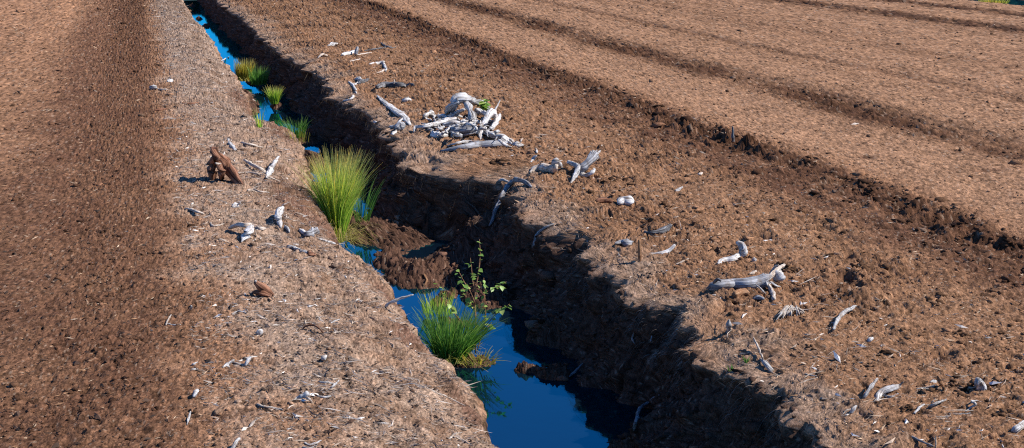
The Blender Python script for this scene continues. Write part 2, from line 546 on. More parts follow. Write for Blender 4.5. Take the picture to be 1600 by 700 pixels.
MATS = {
    'silver': wood_material('weathered_silver_wood', (0.05, 0.043, 0.038), (0.33, 0.315, 0.30), (0.66, 0.645, 0.63)),
    'white': wood_material('bleached_wood', (0.11, 0.09, 0.075), (0.48, 0.46, 0.44), (0.76, 0.74, 0.715)),
    'pale': wood_material('pale_dry_wood', (0.26, 0.19, 0.14), (0.50, 0.41, 0.33), (0.68, 0.60, 0.52)),
    'brown': wood_material('dark_peat_stained_wood', (0.04, 0.018, 0.010), (0.14, 0.060, 0.033), (0.33, 0.165, 0.10)),
    'dark': wood_material('dark_grey_bark', (0.02, 0.02, 0.021), (0.075, 0.073, 0.075), (0.26, 0.255, 0.26)),
    'orange': wood_material('orange_brown_wood', (0.12, 0.055, 0.025), (0.27, 0.13, 0.06), (0.42, 0.25, 0.14)),
    'ash': wood_material('ash_grey_root', (0.07, 0.07, 0.075), (0.20, 0.20, 0.21), (0.40, 0.40, 0.41)),
}


def catmull(P, R, per):
    P = np.asarray(P, float)
    R = np.asarray(R, float)
    if len(P) == 2:
        t = np.linspace(0, 1, per + 1)[:, None]
        return P[0] * (1 - t) + P[1] * t, R[0] + (R[1] - R[0]) * t[:, 0]
    E = np.vstack([2 * P[0] - P[1], P, 2 * P[-1] - P[-2]])
    out, rad = [], []
    for i in range(1, len(E) - 2):
        for k in range(per):
            t = k / per
            a, b, c, d = E[i - 1], E[i], E[i + 1], E[i + 2]
            out.append(0.5 * (2 * b + (c - a) * t + (2 * a - 5 * b + 4 * c - d) * t * t + (3 * b - a - 3 * c + d) * t ** 3))
            rad.append(R[i - 1] + (R[i] - R[i - 1]) * (t * t * (3 - 2 * t)))
    out.append(P[-1])
    rad.append(R[-1])
    return np.array(out), np.array(rad)


_seed = [100]


def tube(P, R, n=13, per=8, flat=1.0, knots=0.30, flute=0.26, wander=0.35):
    """a gnarled tapering limb; returns verts, faces (tris/quads as quads), grain coords"""
    _seed[0] += 1
    s = _seed[0] * 1.37
    P, R = catmull(P, R, per)
    m = len(P)
    L = np.concatenate([[0], np.cumsum(np.linalg.norm(np.diff(P, axis=0), axis=1))])
    rm = max(R.mean(), 1e-4)
    P = P + np.stack([gnoise(L / (rm * 7) + s, L * 0 + k * 7.1 + s, 90) for k in range(3)], axis=-1) * rm * wander * 1.5
    T = np.gradient(P, axis=0)
    T /= np.linalg.norm(T, axis=1)[:, None] + 1e-9
    up = np.array([0, 0, 1.0])
    th = np.arange(n) / n * 2 * np.pi
    V, G = [], []
    for i in range(m):
        t = T[i]
        u = up - t * np.dot(up, t)
        if np.linalg.norm(u) < 0.15:
            u = np.array([1.0, 0, 0]) - t * t[0]
        u /= np.linalg.norm(u)
        v = np.cross(t, u)
        e = min(i, m - 1 - i)
        taper = 0.72 if e == 0 else 1.0
        fl = 1 + flute * gnoise(np.cos(th) * 1.5 + s, np.sin(th) * 1.5 + L[i] / (rm * 9), 91) * 1.7 \
            + flute * 0.9 * gnoise(np.cos(th) * 3.6 + s, np.sin(th) * 3.6 + L[i] / (rm * 12), 92)
        fl = np.clip(fl, 0.35, 1.7)
        kn = 1 + knots * float(gnoise(np.array([L[i] / (rm * 3.0) + s]), np.array([s * 0.3]), 93)[0])
        r = R[i] * taper * fl * kn
        ring = P[i] + np.outer(np.cos(th) * r * flat, u) + np.outer(np.sin(th) * r, v)
        if e == 0:
            ring += np.outer((gnoise(th * 2 + s, th * 0 + i, 94) * 0.9 + gnoise(th * 5 + s, th * 0 + i, 94) * 1.3) * R[i], t)
        V.append(ring)
        G.append(np.stack([np.cos(th) * 3.2 + s * 3, np.sin(th) * 3.2, np.full(n, L[i] / (rm * 9) + s)], axis=-1))
    nv = m * n
    V = np.concatenate(V + [[P[0] - T[0] * R[0] * 0.25], [P[-1] + T[-1] * R[-1] * 0.25]])
    G = np.concatenate(G + [[[s * 3, 0, s]], [[s * 3, 0, L[-1] / (rm * 9) + s]]])
    F = []
    for i in range(m - 1):
        for k in range(n):
            k2 = (k + 1) % n
            F.append((i * n + k, i * n + k2, (i + 1) * n + k2, (i + 1) * n + k))
    T3 = []
    for k in range(n):
        k2 = (k + 1) % n
        T3.append((nv, k2, k))
        T3.append((nv + 1, (m - 1) * n + k, (m - 1) * n + k2))
    return V, F, T3, G


def build_tubes(name, tubes, mat, origin):
    vs, fs, gs, o = [], [], [], 0
    for V, F, T3, G in tubes:
        vs.append(V - origin)
        gs.append(G)
        fs += [tuple(i + o for i in f) for f in F] + [tuple(i + o for i in f) for f in T3]
        o += len(V)
    me = bpy.data.meshes.new(name)
    me.from_pydata(np.concatenate(vs).tolist(), [], fs)
    me.polygons.foreach_set('use_smooth', np.full(len(fs), True))
    vec_attr(me, 'grain', np.concatenate(gs))
    me.materials.append(mat)
    me.update()
    return me


def stroke_tube(pts, rad, flat=1.0, **k):
    """pts: (px, py[, height over ground]); rad in photo pixels"""
    P, R = [], []
    if not isinstance(rad, (list, tuple)):
        rad = [rad] * len(pts)
    rad = list(np.interp(np.linspace(0, 1, len(pts)), np.linspace(0, 1, len(rad)), rad))
    for p, r in zip(pts, rad):
        if len(p) == 4:                    # straight above the point on the ground seen at this pixel
            q = hit(p[0], p[1], 0)
            P.append(q + np.array([p[3] * p[2], 0, p[2]]))
            R.append(r * 0.9 * depth(q) / FPX)
            continue
        if len(p) == 5:                    # free end: keeps the distance of the ground point seen at the second pixel
            q = hit(p[2], p[3], 0)
            P.append(CP + ray(p[0], p[1]) * (depth(q) + p[4]))
            R.append(r * 0.9 * depth(q) / FPX)
            continue
        p0 = hit(p[0], p[1], 0)
        rm = r * 0.9 * depth(p0) / FPX
        dh = p[2] if len(p) > 2 else rm * 0.55 * flat
        P.append(hit(p[0], p[1], dh))
        R.append(rm)
    return tube(P, R, flat=flat, **k)


def S(part, mat, pts, rad, flat=1.0, **k):
    return (part, mat, pts, rad, flat, k)


COUNT = {'w': 0}


def wood(name, cat, label, strokes, group=None):
    """one wooden thing: one stroke is one mesh, several strokes are parts under an empty"""
    COUNT['w'] += 1
    built = [(s[0], s[1], stroke_tube(s[2], s[3], s[4], **s[5])) for s in strokes]
    allv = np.concatenate([b[2][0] for b in built])
    base = allv.mean(axis=0)
    base[2] = allv[:, 2].min()
    if len(built) == 1:
        me = build_tubes(name, [built[0][2]], MATS[built[0][1]], base)
        o = add(name, me, None, None, label, cat, group)
        o.location = base
        return o
    e = add(name, None, None, None, label, cat, group)
    e.empty_display_size = 0.05
    e.location = base
    for part, mat, t in built:
        add(part, build_tubes(part, [t], MATS[mat], base), None, e)
    return e


W = wood
# --- right bank, from the far end towards the camera
W('root_fragment', 'root', 'small grey root fragment farthest along the right rim of the ditch', [S('root', 'silver', [(513, 71), (520, 69), (527, 68)], [2, 3.5, 2])])
W('split_wood_block', 'wood', 'pale wood block with a grey split slab standing upright at its end', [
    S('block', 'white', [(535, 86), (545, 84), (554, 81)], [3, 4.5, 4]), S('upright_slab', 'ash', [(556, 86, 0.0), (557, 80, 0.06), (558, 73, 0.12)], [3.2, 3.2, 2])])
W('twig', 'twig', 'dark forked twig on the open peat beyond the pale block with the upright slab', [
    S('twig', 'dark', [(595, 67), (605, 73), (618, 75)], [1.2, 1.8, 1]), S('twig', 'dark', [(563, 80), (590, 76), (612, 73)], [1, 1.3, 0.9])])
W('arched_root', 'root', 'thin pale root arching at the far right rim over the shaded bank', [S('root', 'pale', [(497, 91, 0.0), (503, 85, 0.05), (511, 87, 0.0)], [1.5, 1.8, 1.4])])
W('wood_chip', 'wood', 'pale flat chip just in front of the block with the upright slab', [S('chip', 'pale', [(547, 96), (555, 94), (562, 92)], [1.6, 2.4, 1.5], 0.5)])
W('twig', 'twig', 'straight pale stick lying right beside the block with the upright slab', [S('stick', 'pale', [(556, 87), (568, 84), (581, 82)], [1.1, 1.4, 1])])
W('root_cluster', 'root', 'tangle of short grey roots between the upright slab and the dark log', [
    S('root', 'white', [(577, 100), (590, 99), (600, 96)], [1.8, 2.6, 2.4]), S('root', 'silver', [(598, 97), (602, 104), (603, 111)], [2.2, 2.6, 1.6]),
    S('root', 'pale', [(589, 114), (596, 112), (602, 108)], [1.5, 2, 1.6])])
W('forked_root', 'root', 'small white forked root at the left end of the dark log', [
    S('root', 'white', [(545, 128), (551, 133), (555, 139), (556, 146)], [1.5, 2, 2, 1.3]), S('root', 'white', [(547, 130), (555, 132), (561, 127)], [1.3, 1.8, 1.5]),
    S('knob', 'silver', [(556, 123), (561, 124), (565, 126)], [2.5, 4, 2.5]), S('root', 'dark', [(559, 131), (567, 127), (576, 125)], [2.5, 3.6, 2])])
W('dark_log', 'log', 'dark charred looking log lying level behind the long grey plank', [
    S('trunk', 'dark', [(589, 136), (600, 133), (612, 132), (622, 133), (634, 134), (646, 133)], [3.6, 4.6, 5.2, 5.0, 4.0, 2.5]),
    S('stub', 'pale', [(616, 131, 0.04), (616, 124, 0.09)], [1.4, 1.0])])
W('rim_root', 'root', 'bent white root hanging at the rim left of the long grey plank', [S('root', 'white', [(536, 157), (543, 157), (549, 154), (552, 150)], [1.3, 2, 3, 2.2])])
W('root_fragment', 'root', 'small white knobbly fragment alone on the peat behind the long grey plank', [
    S('knob', 'white', [(628, 158), (635, 156), (642, 156)], [2.2, 3.8, 2]), S('spur', 'white', [(635, 156, 0.03), (638, 151, 0.06)], [1.8, 1])])
W('long_plank', 'plank', 'long curved grey split plank beside the ditch rim left of the root stump', [
    S('plank', 'silver', [(589, 149), (600, 159), (612, 169), (624, 177), (634, 186), (641, 196)], [2.6, 5, 7, 8, 6.5, 2.5], 0.45, knots=0.05, flute=0.12, wander=0.08)])
W('wishbone_root', 'root', 'white wishbone shaped root under the lower end of the long grey plank', [
    S('root', 'white', [(584, 190, 0.03), (598, 196), (609, 199), (619, 195, 0.04), (629, 185, 0.08)], [1.8, 2.2, 2.6, 2.6, 2]),
    S('stump_chunk', 'ash', [(618, 203), (625, 199), (631, 199)], [5, 8, 6]), S('root', 'white', [(609, 213), (614, 209), (619, 205)], [2.2, 3.2, 2.5])])
rootlets = []
rr_ = random.Random(11)
for k in range(80):                       # short broken side roots of the stump
    x0, y0 = rr_.uniform(668, 782), rr_.uniform(176, 212)
    h0 = 0.02 + 0.13 * max(0, 1 - abs(x0 - 735) / 60) * rr_.random()
    a_ = rr_.uniform(0, 6.28)
    l_ = rr_.uniform(7, 17)
    pts_ = [(x0, y0, h0)]
    for q in (0.5, 1.0):
        pts_.append((x0 + math.cos(a_) * l_ * q + rr_.uniform(-3, 3), y0 + math.sin(a_) * l_ * 0.6 * q + rr_.uniform(-2, 2), max(0.0, h0 + rr_.uniform(-0.03, 0.03))))
    rootlets.append(S('root', rr_.choice(['white', 'silver', 'silver', 'ash']), pts_, [rr_.uniform(1.4, 3.0), rr_.uniform(1.2, 2.4), 0.7], n=7, per=4, knots=0.6))
W('root_stump', 'stump', 'big weathered silver tree stump with a tangle of gnarled roots', [
    S('stump_arch', 'silver', [(697, 179, 0.03), (706, 167, 0.12), (716, 156, 0.20), (727, 155, 0.21), (740, 158, 0.19), (753, 163, 0.14), (762, 172, 0.06)], [4.3, 6.9, 8.2, 7.3, 5.6, 5.2, 3.4], flute=0.4, knots=0.4),
    S('root', 'silver', [(727, 159, 0.2), (732, 170, 0.15), (737, 181, 0.1), (741, 193, 0.04)], [5.2, 5.6, 5.2, 4.3], knots=0.5, flute=0.3),
    S('root', 'white', [(647, 207, 0.0), (650, 198, 0.05), (664, 198, 0.05), (680, 194, 0.06), (692, 190, 0.07), (712, 184, 0.08)], [2.2, 2.8, 2.8, 3.4, 3.4, 2.6]),
    S('root', 'silver', [(664, 183), (672, 177, 0.04), (684, 181), (700, 182, 0.05), (718, 178, 0.07)], [3.4, 4.7, 3.9, 3.9, 3.4], knots=0.6, flute=0.3),
    S('root', 'silver', [(693, 196, 0.05), (708, 193, 0.06), (724, 194, 0.05), (744, 189, 0.07)], [3.4, 5.2, 4.3, 3.4], knots=0.4),
    S('root', 'white', [(675, 206), (682, 211), (692, 212), (703, 207)], [3.9, 6.0, 5.6, 3.4], knots=0.4),
    S('root', 'ash', [(697, 206), (715, 207, 0.04), (733, 203, 0.06), (748, 208, 0.02)], [6.0, 8.6, 7.7, 5.2], knots=0.4, flute=0.3),
    S('root', 'white', [(751, 219, 0.0), (751, 206, 0.04), (756, 193, 0.09), (763, 180, 0.14), (770, 176, 0.14), (777, 186, 0.06)], [2.8, 3.9, 4.3, 5.2, 5.2, 3.4]),
    S('root', 'white', [(767, 202, 0.02), (775, 191, 0.06), (781, 179, 0.09)], [3.0, 3.9, 2.6], knots=0.4),
    S('root', 'white', [(756, 207, 0.03), (770, 211, 0.04), (784, 214, 0.03), (798, 221)], [4.3, 5.6, 5.2, 2.6]),
    S('root', 'pale', [(718, 213), (721, 204, 0.05), (731, 199, 0.08)], [1.3, 1.7, 1.0]),
    S('root', 'silver', [(700, 172, 0.06), (712, 176, 0.08), (724, 172, 0.13)], [2.6, 3.4, 2.6], knots=0.5),
    S('root', 'silver', [(742, 172, 0.12), (752, 176, 0.1), (764, 182, 0.08)], [3.4, 3.9, 3.4], knots=0.5),
    S('root', 'ash', [(702, 196, 0.03), (722, 199, 0.02), (746, 197, 0.03)], [5.2, 6.9, 5.2], knots=0.5),
    S('root', 'dark', [(755, 186, 0.03), (763, 193, 0.02), (772, 196, 0.0)], [5.2, 6.0, 4.3], knots=0.4),
    S('root', 'silver', [(773, 174, 0.12), (777, 165, 0.16), (782, 156, 0.2)], [1.7, 1.2, 0.8])] + rootlets)
W('split_log', 'log', 'long tapered grey split log lying in front of the root stump', [
    S('log', 'ash', [(689, 236), (708, 233), (727, 229.5), (746, 227), (768, 225), (787, 224)], [2.2, 5, 6.8, 8, 8.8, 8.5], 0.8, knots=0.05, wander=0.05, flute=0.1),
    S('splinter', 'white', [(783, 216, 0.05), (792, 222), (803, 229)], [3.5, 4, 1.5]), S('splinter', 'white', [(779, 219, 0.06), (789, 226, 0.03), (799, 230)], [2.5, 2.5, 1]),
    S('splinter', 'pale', [(785, 212, 0.05), (797, 218, 0.02), (808, 226)], [2, 2.4, 1])])
W('wood_plate', 'wood', 'thin blue grey wood plate between the root stump and the split log', [S('plate', 'silver', [(699, 228), (715, 224), (730, 222), (748, 221)], [2.5, 4, 4.5, 3], 0.45)])
W('knobbly_root', 'root', 'grey knobbly root lump at the right end of the split log', [
    S('knob', 'silver', [(801, 226), (808, 227), (816, 227)], [3.5, 5, 3], knots=0.6), S('spur', 'pale', [(812, 226, 0.02), (814, 220, 0.05), (817, 216, 0.06)], [1.4, 1.2, 0.8])])
W('orange_root', 'root', 'flat orange brown rootlet just below the right end of the split log', [
    S('root', 'orange', [(796, 233), (804, 236), (811, 238), (813, 246)], [1.6, 2.4, 2, 1]), S('root', 'orange', [(806, 236), (815, 238), (822, 242)], [1.5, 1.6, 0.9])])
W('wood_chip', 'wood', 'leaning white chip in two lumps left of the knob ended log', [
    S('chip', 'white', [(829, 253), (834, 249), (838, 244, 0.04)], [1.8, 3.2, 2]), S('chip', 'white', [(836, 231, 0.03), (838, 235), (839, 239)], [1.2, 2.2, 1.4])])
W('knob_log', 'log', 'short weathered log with a raised knob end between split log and antler root', [
    S('log', 'pale', [(827, 269), (838, 264), (850, 263), (861, 264), (868, 259, 0.07)], [2.5, 6, 8.5, 8.5, 6], 0.85), S('knob', 'silver', [(864, 255, 0.08), (869, 252, 0.1), (873, 256, 0.08), (877, 261, 0.03)], [4, 5.5, 4.5, 2.5]),
    S('shoot', 'pale', [(841, 260, 0.05), (844, 256, 0.07), (846, 252, 0.1)], [1.2, 1, 0.7])])
W('antler_root', 'root', 'antler shaped blue grey root with a frayed thick upper end', [
    S('root', 'ash', [(903, 266, 0.04), (912, 262, 0.05), (922, 251, 0.09), (931, 241, 0.13)], [5.5, 7.5, 7, 7.5]),
    S('root', 'silver', [(887, 253, 0.05), (896, 256, 0.05), (904, 264, 0.05), (899, 274, 0.02), (891, 288, -0.005)], [2.6, 3.8, 5, 3.6, 2]),
    S('root', 'silver', [(904, 268, 0.03), (914, 274), (924, 270, 0.03), (928, 264, 0.05)], [4, 4, 3.2, 2])] +
  [S('frayed_fibre', 'silver', [(929 + k * 1.6, 242 - abs(k) * 0.3, 0.13), (929 + k * 3.0, 236 - (k % 2), 0.15)], [2.2, 1.2]) for k in (-2, -1, 0, 1, 2, 3)])
W('hooked_root', 'root', 'long hooked grey root bent over the rim and down the shaded bank', [
    S('root', 'ash', [(764, 353, 0.02), (771, 337, 0.03), (779, 320, 0.04), (787, 302, 0.04), (796, 287, 0.05), (808, 282, 0.04), (820, 284, 0.02), (831, 291)], [2, 2.8, 3.4, 3.8, 4.4, 4.2, 3.4, 1.8]),
    S('stub', 'silver', [(779, 282), (786, 281, 0.02), (795, 284, 0.03)], [1.6, 2, 2.2])])
W('hanging_root', 'root', 'short crooked pale root hanging down the bank right of the hooked root', [
    S('root', 'silver', [(834, 398, 0.02), (835, 382, 0.02), (840, 366, 0.02), (852, 356, 0.01), (866, 349)], [1.6, 2.6, 2.4, 2, 1.2])])
W('wood_lump', 'wood', 'rounded white wood lump alone on the peat below the antler root', [
    S('lump', 'white', [(966, 320), (974, 315), (983, 314), (991, 315)], [4, 7, 8, 4], 0.8, knots=0.5)])
W('wood_lump', 'wood', 'dull brown rounded lump just left of the rounded white wood lump', [S('lump', 'brown', [(933, 314), (943, 313), (956, 315)], [3, 5, 3])])
W('dark_root', 'root', 'dark upturned root with pale streak behind the orange stake', [
    S('root', 'dark', [(1007, 362), (1018, 364), (1030, 363), (1040, 358), (1049, 352, 0.04)], [2.6, 3.8, 5, 6.5, 3.5])])
W('wood_chunk', 'wood', 'blue grey blunt wood chunk left of the orange stake', [S('chunk', 'ash', [(961, 382), (969, 380), (977, 380), (985, 380)], [2.5, 6, 7.5, 5], 0.8)])
W('upright_stake', 'stake', 'thin orange brown stake standing upright in the peat', [S('stake', 'orange', [(1000, 408, -0.03, 0.0), (1000, 408, 0.06, -0.05), (1000, 408, 0.13, -0.06)], [3.2, 3.0, 2.4], wander=0.05, flute=0.15)])
W('wood_slab', 'wood', 'flat pale grey slab lying right of the orange stake', [S('slab', 'white', [(1008, 398), (1020, 396), (1034, 394), (1045, 390), (1054, 382, 0.03)], [2.2, 5, 6, 6, 4], 0.5, knots=0.08)])
W('twig', 'twig', 'thin pale twig to the lower right of the flat grey slab', [S('twig', 'pale', [(1056, 413), (1066, 409), (1076, 404)], [1.6, 1.5, 1])])
W('bent_root', 'root', 'bleached white root with its end bent upwards behind the frayed log', [
    S('root', 'white', [(1121, 412), (1131, 407), (1143, 404), (1155, 400), (1163, 394, 1160, 403, 0.0), (1159, 386, 1160, 403, 0.02), (1151, 380, 1160, 403, 0.03)], [2.5, 4.8, 5.6, 6.5, 6.5, 5.5, 3.5])])
W('frayed_log', 'log', 'thick grey log with a splintered white right end on the right bank', [
    S('trunk', 'ash', [(1110, 449), (1125, 446), (1145, 444.5), (1165, 443), (1182, 441), (1198, 437, 0.04)], [7.5, 9, 10, 10.5, 11.5, 12.5], knots=0.06, wander=0.06, flute=0.12),
    S('knob', 'white', [(1211, 437, 0.03), (1217, 431, 0.05), (1222, 426, 0.06)], [6, 10, 8], knots=0.3), S('splinter', 'pale', [(1200, 436, 0.05), (1212, 424, 0.07), (1226, 412, 0.09)], [4, 4.5, 2]),
    S('splinter', 'pale', [(1204, 428, 0.05), (1211, 418, 0.08), (1216, 414, 0.1)], [2.5, 2.5, 1.5]), S('splinter', 'pale', [(1198, 442, 0.02), (1206, 455), (1210, 468)], [3, 3.5, 4]),
    S('splinter', 'white', [(1192, 428, 0.06), (1196, 436, 0.05), (1199, 446, 0.03)], [1.6, 1.8, 1.2]), S('branch_stub', 'white', [(1182, 445, 0.05), (1189, 452, 0.03), (1196, 459)], [1.3, 1.5, 1.2]),
    S('splinter', 'white', [(1203, 440, 0.04), (1212, 446, 0.02), (1219, 448)], [1.6, 1.6, 1]), S('branch_stub', 'dark', [(1114, 442, 0.05), (1121, 438, 0.07), (1127, 440, 0.06)], [2, 3, 2])])
W('peat_lump', 'peat', 'smooth orange brown lump tucked under the frayed log', [S('lump', 'orange', [(1146, 462), (1154, 458), (1163, 456), (1170, 458)], [5, 8, 8, 4], knots=0.3)])
W('peat_lump', 'peat', 'smooth grey oval lump under the splintered end of the frayed log', [S('lump', 'ash', [(1177, 467), (1185, 466), (1193, 467)], [3, 5, 3])])
W('wood_chip', 'wood', 'tiny white chip right of the bent bleached root', [S('chip', 'white', [(1174, 407), (1178, 406), (1181, 406)], [2, 3.6, 2])])
W('wood_chip', 'wood', 'small pale chip just above the frayed log', [S('chip', 'pale', [(1171, 428), (1177, 426), (1182, 424)], [1.5, 3, 1.5])])
fan = []
for k in range(40):
    a = k / 39
    x0, y0 = 1228 + 20 * a + random.uniform(-3, 3), 478 + random.uniform(-2, 2) + 3 * abs(a - .4)
    x1, y1 = 1211 + 46 * a + random.uniform(-3, 3), 497 + random.uniform(-6, 4) - 9 * a
    fan.append(S('fibre', 'pale' if k % 4 else 'silver', [(x0, y0, 0.03), ((x0 + x1) / 2, (y0 + y1) / 2, 0.026), (x1, y1, 0.004)], [1.3, 1.6, 0.8], n=5, per=3))
W('fibre_stump', 'stump', 'pale fan of frayed fibres below the splintered end of the frayed log', fan)
W('upright_splinter', 'wood', 'small silver splinter standing at the rim below the frayed log', [S('splinter', 'silver', [(1136, 521, -0.01), (1138, 510, 0.04), (1140, 499, 0.08)], [4, 4.4, 1.5])])
W('curved_stick', 'branch', 'smooth pale curved stick lying right of the frayed fibre fan', [
    S('stick', 'silver', [(1303, 516), (1306, 504, 0.03), (1313, 493, 0.04), (1323, 485, 0.03), (1337, 479)], [2, 3, 3.4, 3.6, 2.6]), S('spur', 'silver', [(1299, 505), (1306, 504, 0.02)], [1.4, 2])])
W('torn_stick', 'branch', 'thin stick with a torn silver splinter below the upright rim splinter', [
    S('stick', 'pale', [(1177, 527, 0.05), (1184, 541, 0.03), (1190, 555, 0.02), (1193, 563)], [1.3, 1.7, 1.5, 1.0]), S('splinter', 'silver', [(1188, 561), (1197, 569, 0.02), (1207, 579)], [2, 5, 3])])
W('twig', 'twig', 'short orange twig between the upright rim splinter and the fibre fan', [S('twig', 'orange', [(1159, 518), (1165, 510), (1171, 503)], [1.2, 1.4, 1])])
W('straw_bundle', 'straw', 'loose bundle of pale straws at the edge of the front right bank', [
    S('straw', 'pale', [(1266, 576), (1272, 569), (1279, 563)], [1, 1.2, .8], n=5), S('straw', 'pale', [(1256, 590), (1265, 585), (1276, 582)], [1, 1.5, .8], n=5), S('straw', 'pale', [(1250, 599), (1263, 594), (1278, 590)], [1, 1.4, .8], n=5),
    S('straw', 'silver', [(1258, 584), (1268, 586), (1276, 588)], [1, 1.2, .8], n=5)])
W('pale_stick', 'branch', 'straight pale stick slanting beside the broken bleached log', [S('stick', 'silver', [(1349, 622), (1359, 607, 0.03), (1371, 591, 0.04)], [2.4, 3, 2.2], wander=0.06)])
W('broken_log', 'log', 'short broken bleached log with a twig at its tip, lower right', [
    S('log', 'white', [(1367, 627), (1374, 617), (1386, 610), (1397, 605), (1407, 603)], [4, 5.5, 5.5, 5, 3]), S('twig', 'white', [(1401, 607), (1407, 601, 0.02), (1412, 597, 0.03)], [1.4, 1.4, 0.8]),
    S('splinter', 'ash', [(1378, 618), (1392, 620), (1404, 615)], [2, 2, 1.5])])
W('hollow_splinter', 'wood', 'pointed hollow splinter at the rim left of the slanting pale stick', [
    S('splinter', 'white', [(1329, 646), (1334, 639, 0.02), (1339, 633, 0.03)], [2.4, 3.4, 1.4]), S('twig', 'pale', [(1316, 647), (1322, 642), (1329, 639)], [1.2, 1.5, 1])])
W('twig', 'twig', 'pale crooked twig below and right of the broken bleached log', [S('twig', 'white', [(1429, 646), (1436, 638), (1445, 631)], [2, 2.6, 1.6])])
W('twig', 'twig', 'long thin grey twig with a fork, left of the upright grey knob', [
    S('twig', 'silver', [(1450, 636), (1462, 630, 0.02), (1479, 624)], [1.4, 2.1, 1.4]), S('twig', 'silver', [(1456, 633), (1457, 626, 0.03)], [1.3, .8])])
W('rounded_root', 'root', 'rounded grey root knob standing up out of brown clods, far right', [S('knob', 'silver', [(1532, 608, 0.0), (1531, 599, 0.03), (1530, 592, 0.06)], [8, 8.5, 6.5], flute=0.25)])
W('orange_stub', 'wood', 'short leaning orange stub with pale chip and twigs left of the grey knob', [
    S('stub', 'orange', [(1472, 602), (1469, 595, 0.03), (1465, 588, 0.05)], [3, 3.4, 2.6]), S('chip', 'white', [(1455, 597), (1460, 596), (1463, 595)], [2, 3.4, 2]),
    S('twig', 'silver', [(1432, 607), (1446, 606), (1461, 603)], [1, 1.6, 1.6]), S('twig', 'pale', [(1446, 613), (1452, 608), (1459, 604)], [0.9, 1.1, 0.9])])
W('curled_root', 'root', 'thin curled pale root in front of the upright grey knob', [S('root', 'white', [(1508, 643), (1517, 637), (1524, 631, 0.02), (1518, 627, 0.02), (1528, 626)], [1, 1.8, 2, 1.6, 1])])
W('white_chunk', 'wood', 'white splintered wood chunk cut by the right edge of the picture', [S('chunk', 'white', [(1584, 674), (1592, 668), (1600, 663), (1610, 660)], [3, 5.5, 6, 4], knots=0.5)])
W('twig', 'twig', 'dark grey stick crossing the lower edge right of the shaded bank', [S('stick', 'ash', [(1410, 674), (1432, 686), (1458, 697)], [1.4, 2, 1.5])])
W('twig', 'twig', 'upright pale straw at the lower edge near the dark grey stick', [S('straw', 'pale', [(1462, 703), (1462, 692, 0.03), (1462, 681, 0.06)], [1.2, 1.3, .9])])
W('twig', 'twig', 'straight level grey twig below the thin curled pale root', [S('twig', 'ash', [(1482, 647), (1500, 647), (1517, 646)], [1.1, 1.5, 1])])
W('twig', 'twig', 'long level pale twig above a dark hollow near the right lower corner', [S('twig', 'pale', [(1454, 651), (1470, 651), (1486, 650)], [1.1, 1.3, 0.9])])
W('wood_chip', 'wood', 'small white chip below the smooth curved stick', [S('chip', 'white', [(1357, 534), (1360, 531), (1364, 529)], [2.2, 4, 2])])
W('wood_chip', 'wood', 'cream chip on open peat right of the antler root', [S('chip', 'pale', [(1090, 272), (1094, 271), (1098, 270)], [2, 3.6, 2])])
W('wood_chip', 'wood', 'grey winged chip between the cream chip and the rounded white lump', [S('chip', 'silver', [(1055, 298), (1060, 296), (1067, 292, 0.02)], [2, 3, 1.3])])
W('wood_chip', 'wood', 'lone pale chip far off on the light strip between the tractor ruts', [S('chip', 'pale', [(1330, 195), (1336, 194), (1342, 193)], [1.5, 2.4, 1.5])])
W('upright_stick', 'stake', 'short dark stick standing in the dark tractor rut', [S('stick', 'dark', [(1145, 221, -0.03, 0.0), (1145, 221, 0.07, 0.02), (1145, 221, 0.14, -0.03)], [2.6, 2.2, 1.4])])

# --- left bank
W('grey_root', 'root', 'small grey root with a thin tail at the upper left of the pale bank', [
    S('knob', 'silver', [(236, 138), (240, 135, 0.04), (244, 138)], [3, 4.2, 2.4]), S('tail', 'pale', [(243, 138), (252, 140), (262, 140)], [1.5, 1.3, 0.9])])
W('wood_chip', 'wood', 'round white chip just right of the thin tailed grey root', [S('chip', 'white', [(261, 127), (266, 126), (270, 126)], [2, 3.2, 1.8])])
W('twig', 'twig', 'straight dark stick on pale ground below the thin tailed root', [S('stick', 'brown', [(284, 161), (297, 162), (311, 162)], [1.5, 2.2, 1.6])])
W('twig', 'twig', 'dark short stick on brown peat left of the straight dark stick', [S('stick', 'brown', [(241, 172), (250, 171), (261, 170)], [1.6, 2.3, 1.4])])
W('brown_stump', 'stump', 'dark red brown forked stump standing on the left bank', [
    S('crown', 'brown', [(331, 231, 0.27), (336, 239, 0.23), (340, 250, 0.17)], [3.2, 5.6, 7.2], knots=0.4, flute=0.4, wander=0.1), S('leg', 'brown', [(338, 247, 0.18), (333, 258, 0.12), (331, 268, 0.07), (331, 282, -0.01)], [6.4, 7.6, 7.2, 4.8], flute=0.4, wander=0.1),
    S('leg', 'brown', [(341, 245, 0.19), (352, 258, 0.12), (363, 271, 0.06), (378, 289, -0.01)], [6.4, 8.8, 8.8, 5.6], flute=0.4, wander=0.1), S('leg', 'brown', [(342, 254, 0.15), (346, 268, 0.08), (347, 281, 0.0)], [4.0, 5.2, 3.6], flute=0.4, wander=0.1),
    S('crown_tip', 'orange', [(337, 234, 0.24), (341, 242, 0.2)], [2.8, 3.6]), S('knot', 'pale', [(337, 255, 0.18), (345, 256, 0.17)], [1.8, 1.1])])
W('wood_splinter', 'wood', 'flat pale splinter behind the brown forked stump', [S('splinter', 'silver', [(355, 215), (359, 223), (364, 230), (368, 235)], [1, 3.2, 4.4, 3], 0.5)])
W('twig', 'twig', 'thin cream stick beyond the V shaped white branch', [S('stick', 'pale', [(376, 223), (391, 226), (411, 230)], [1.6, 2, 1.4])])
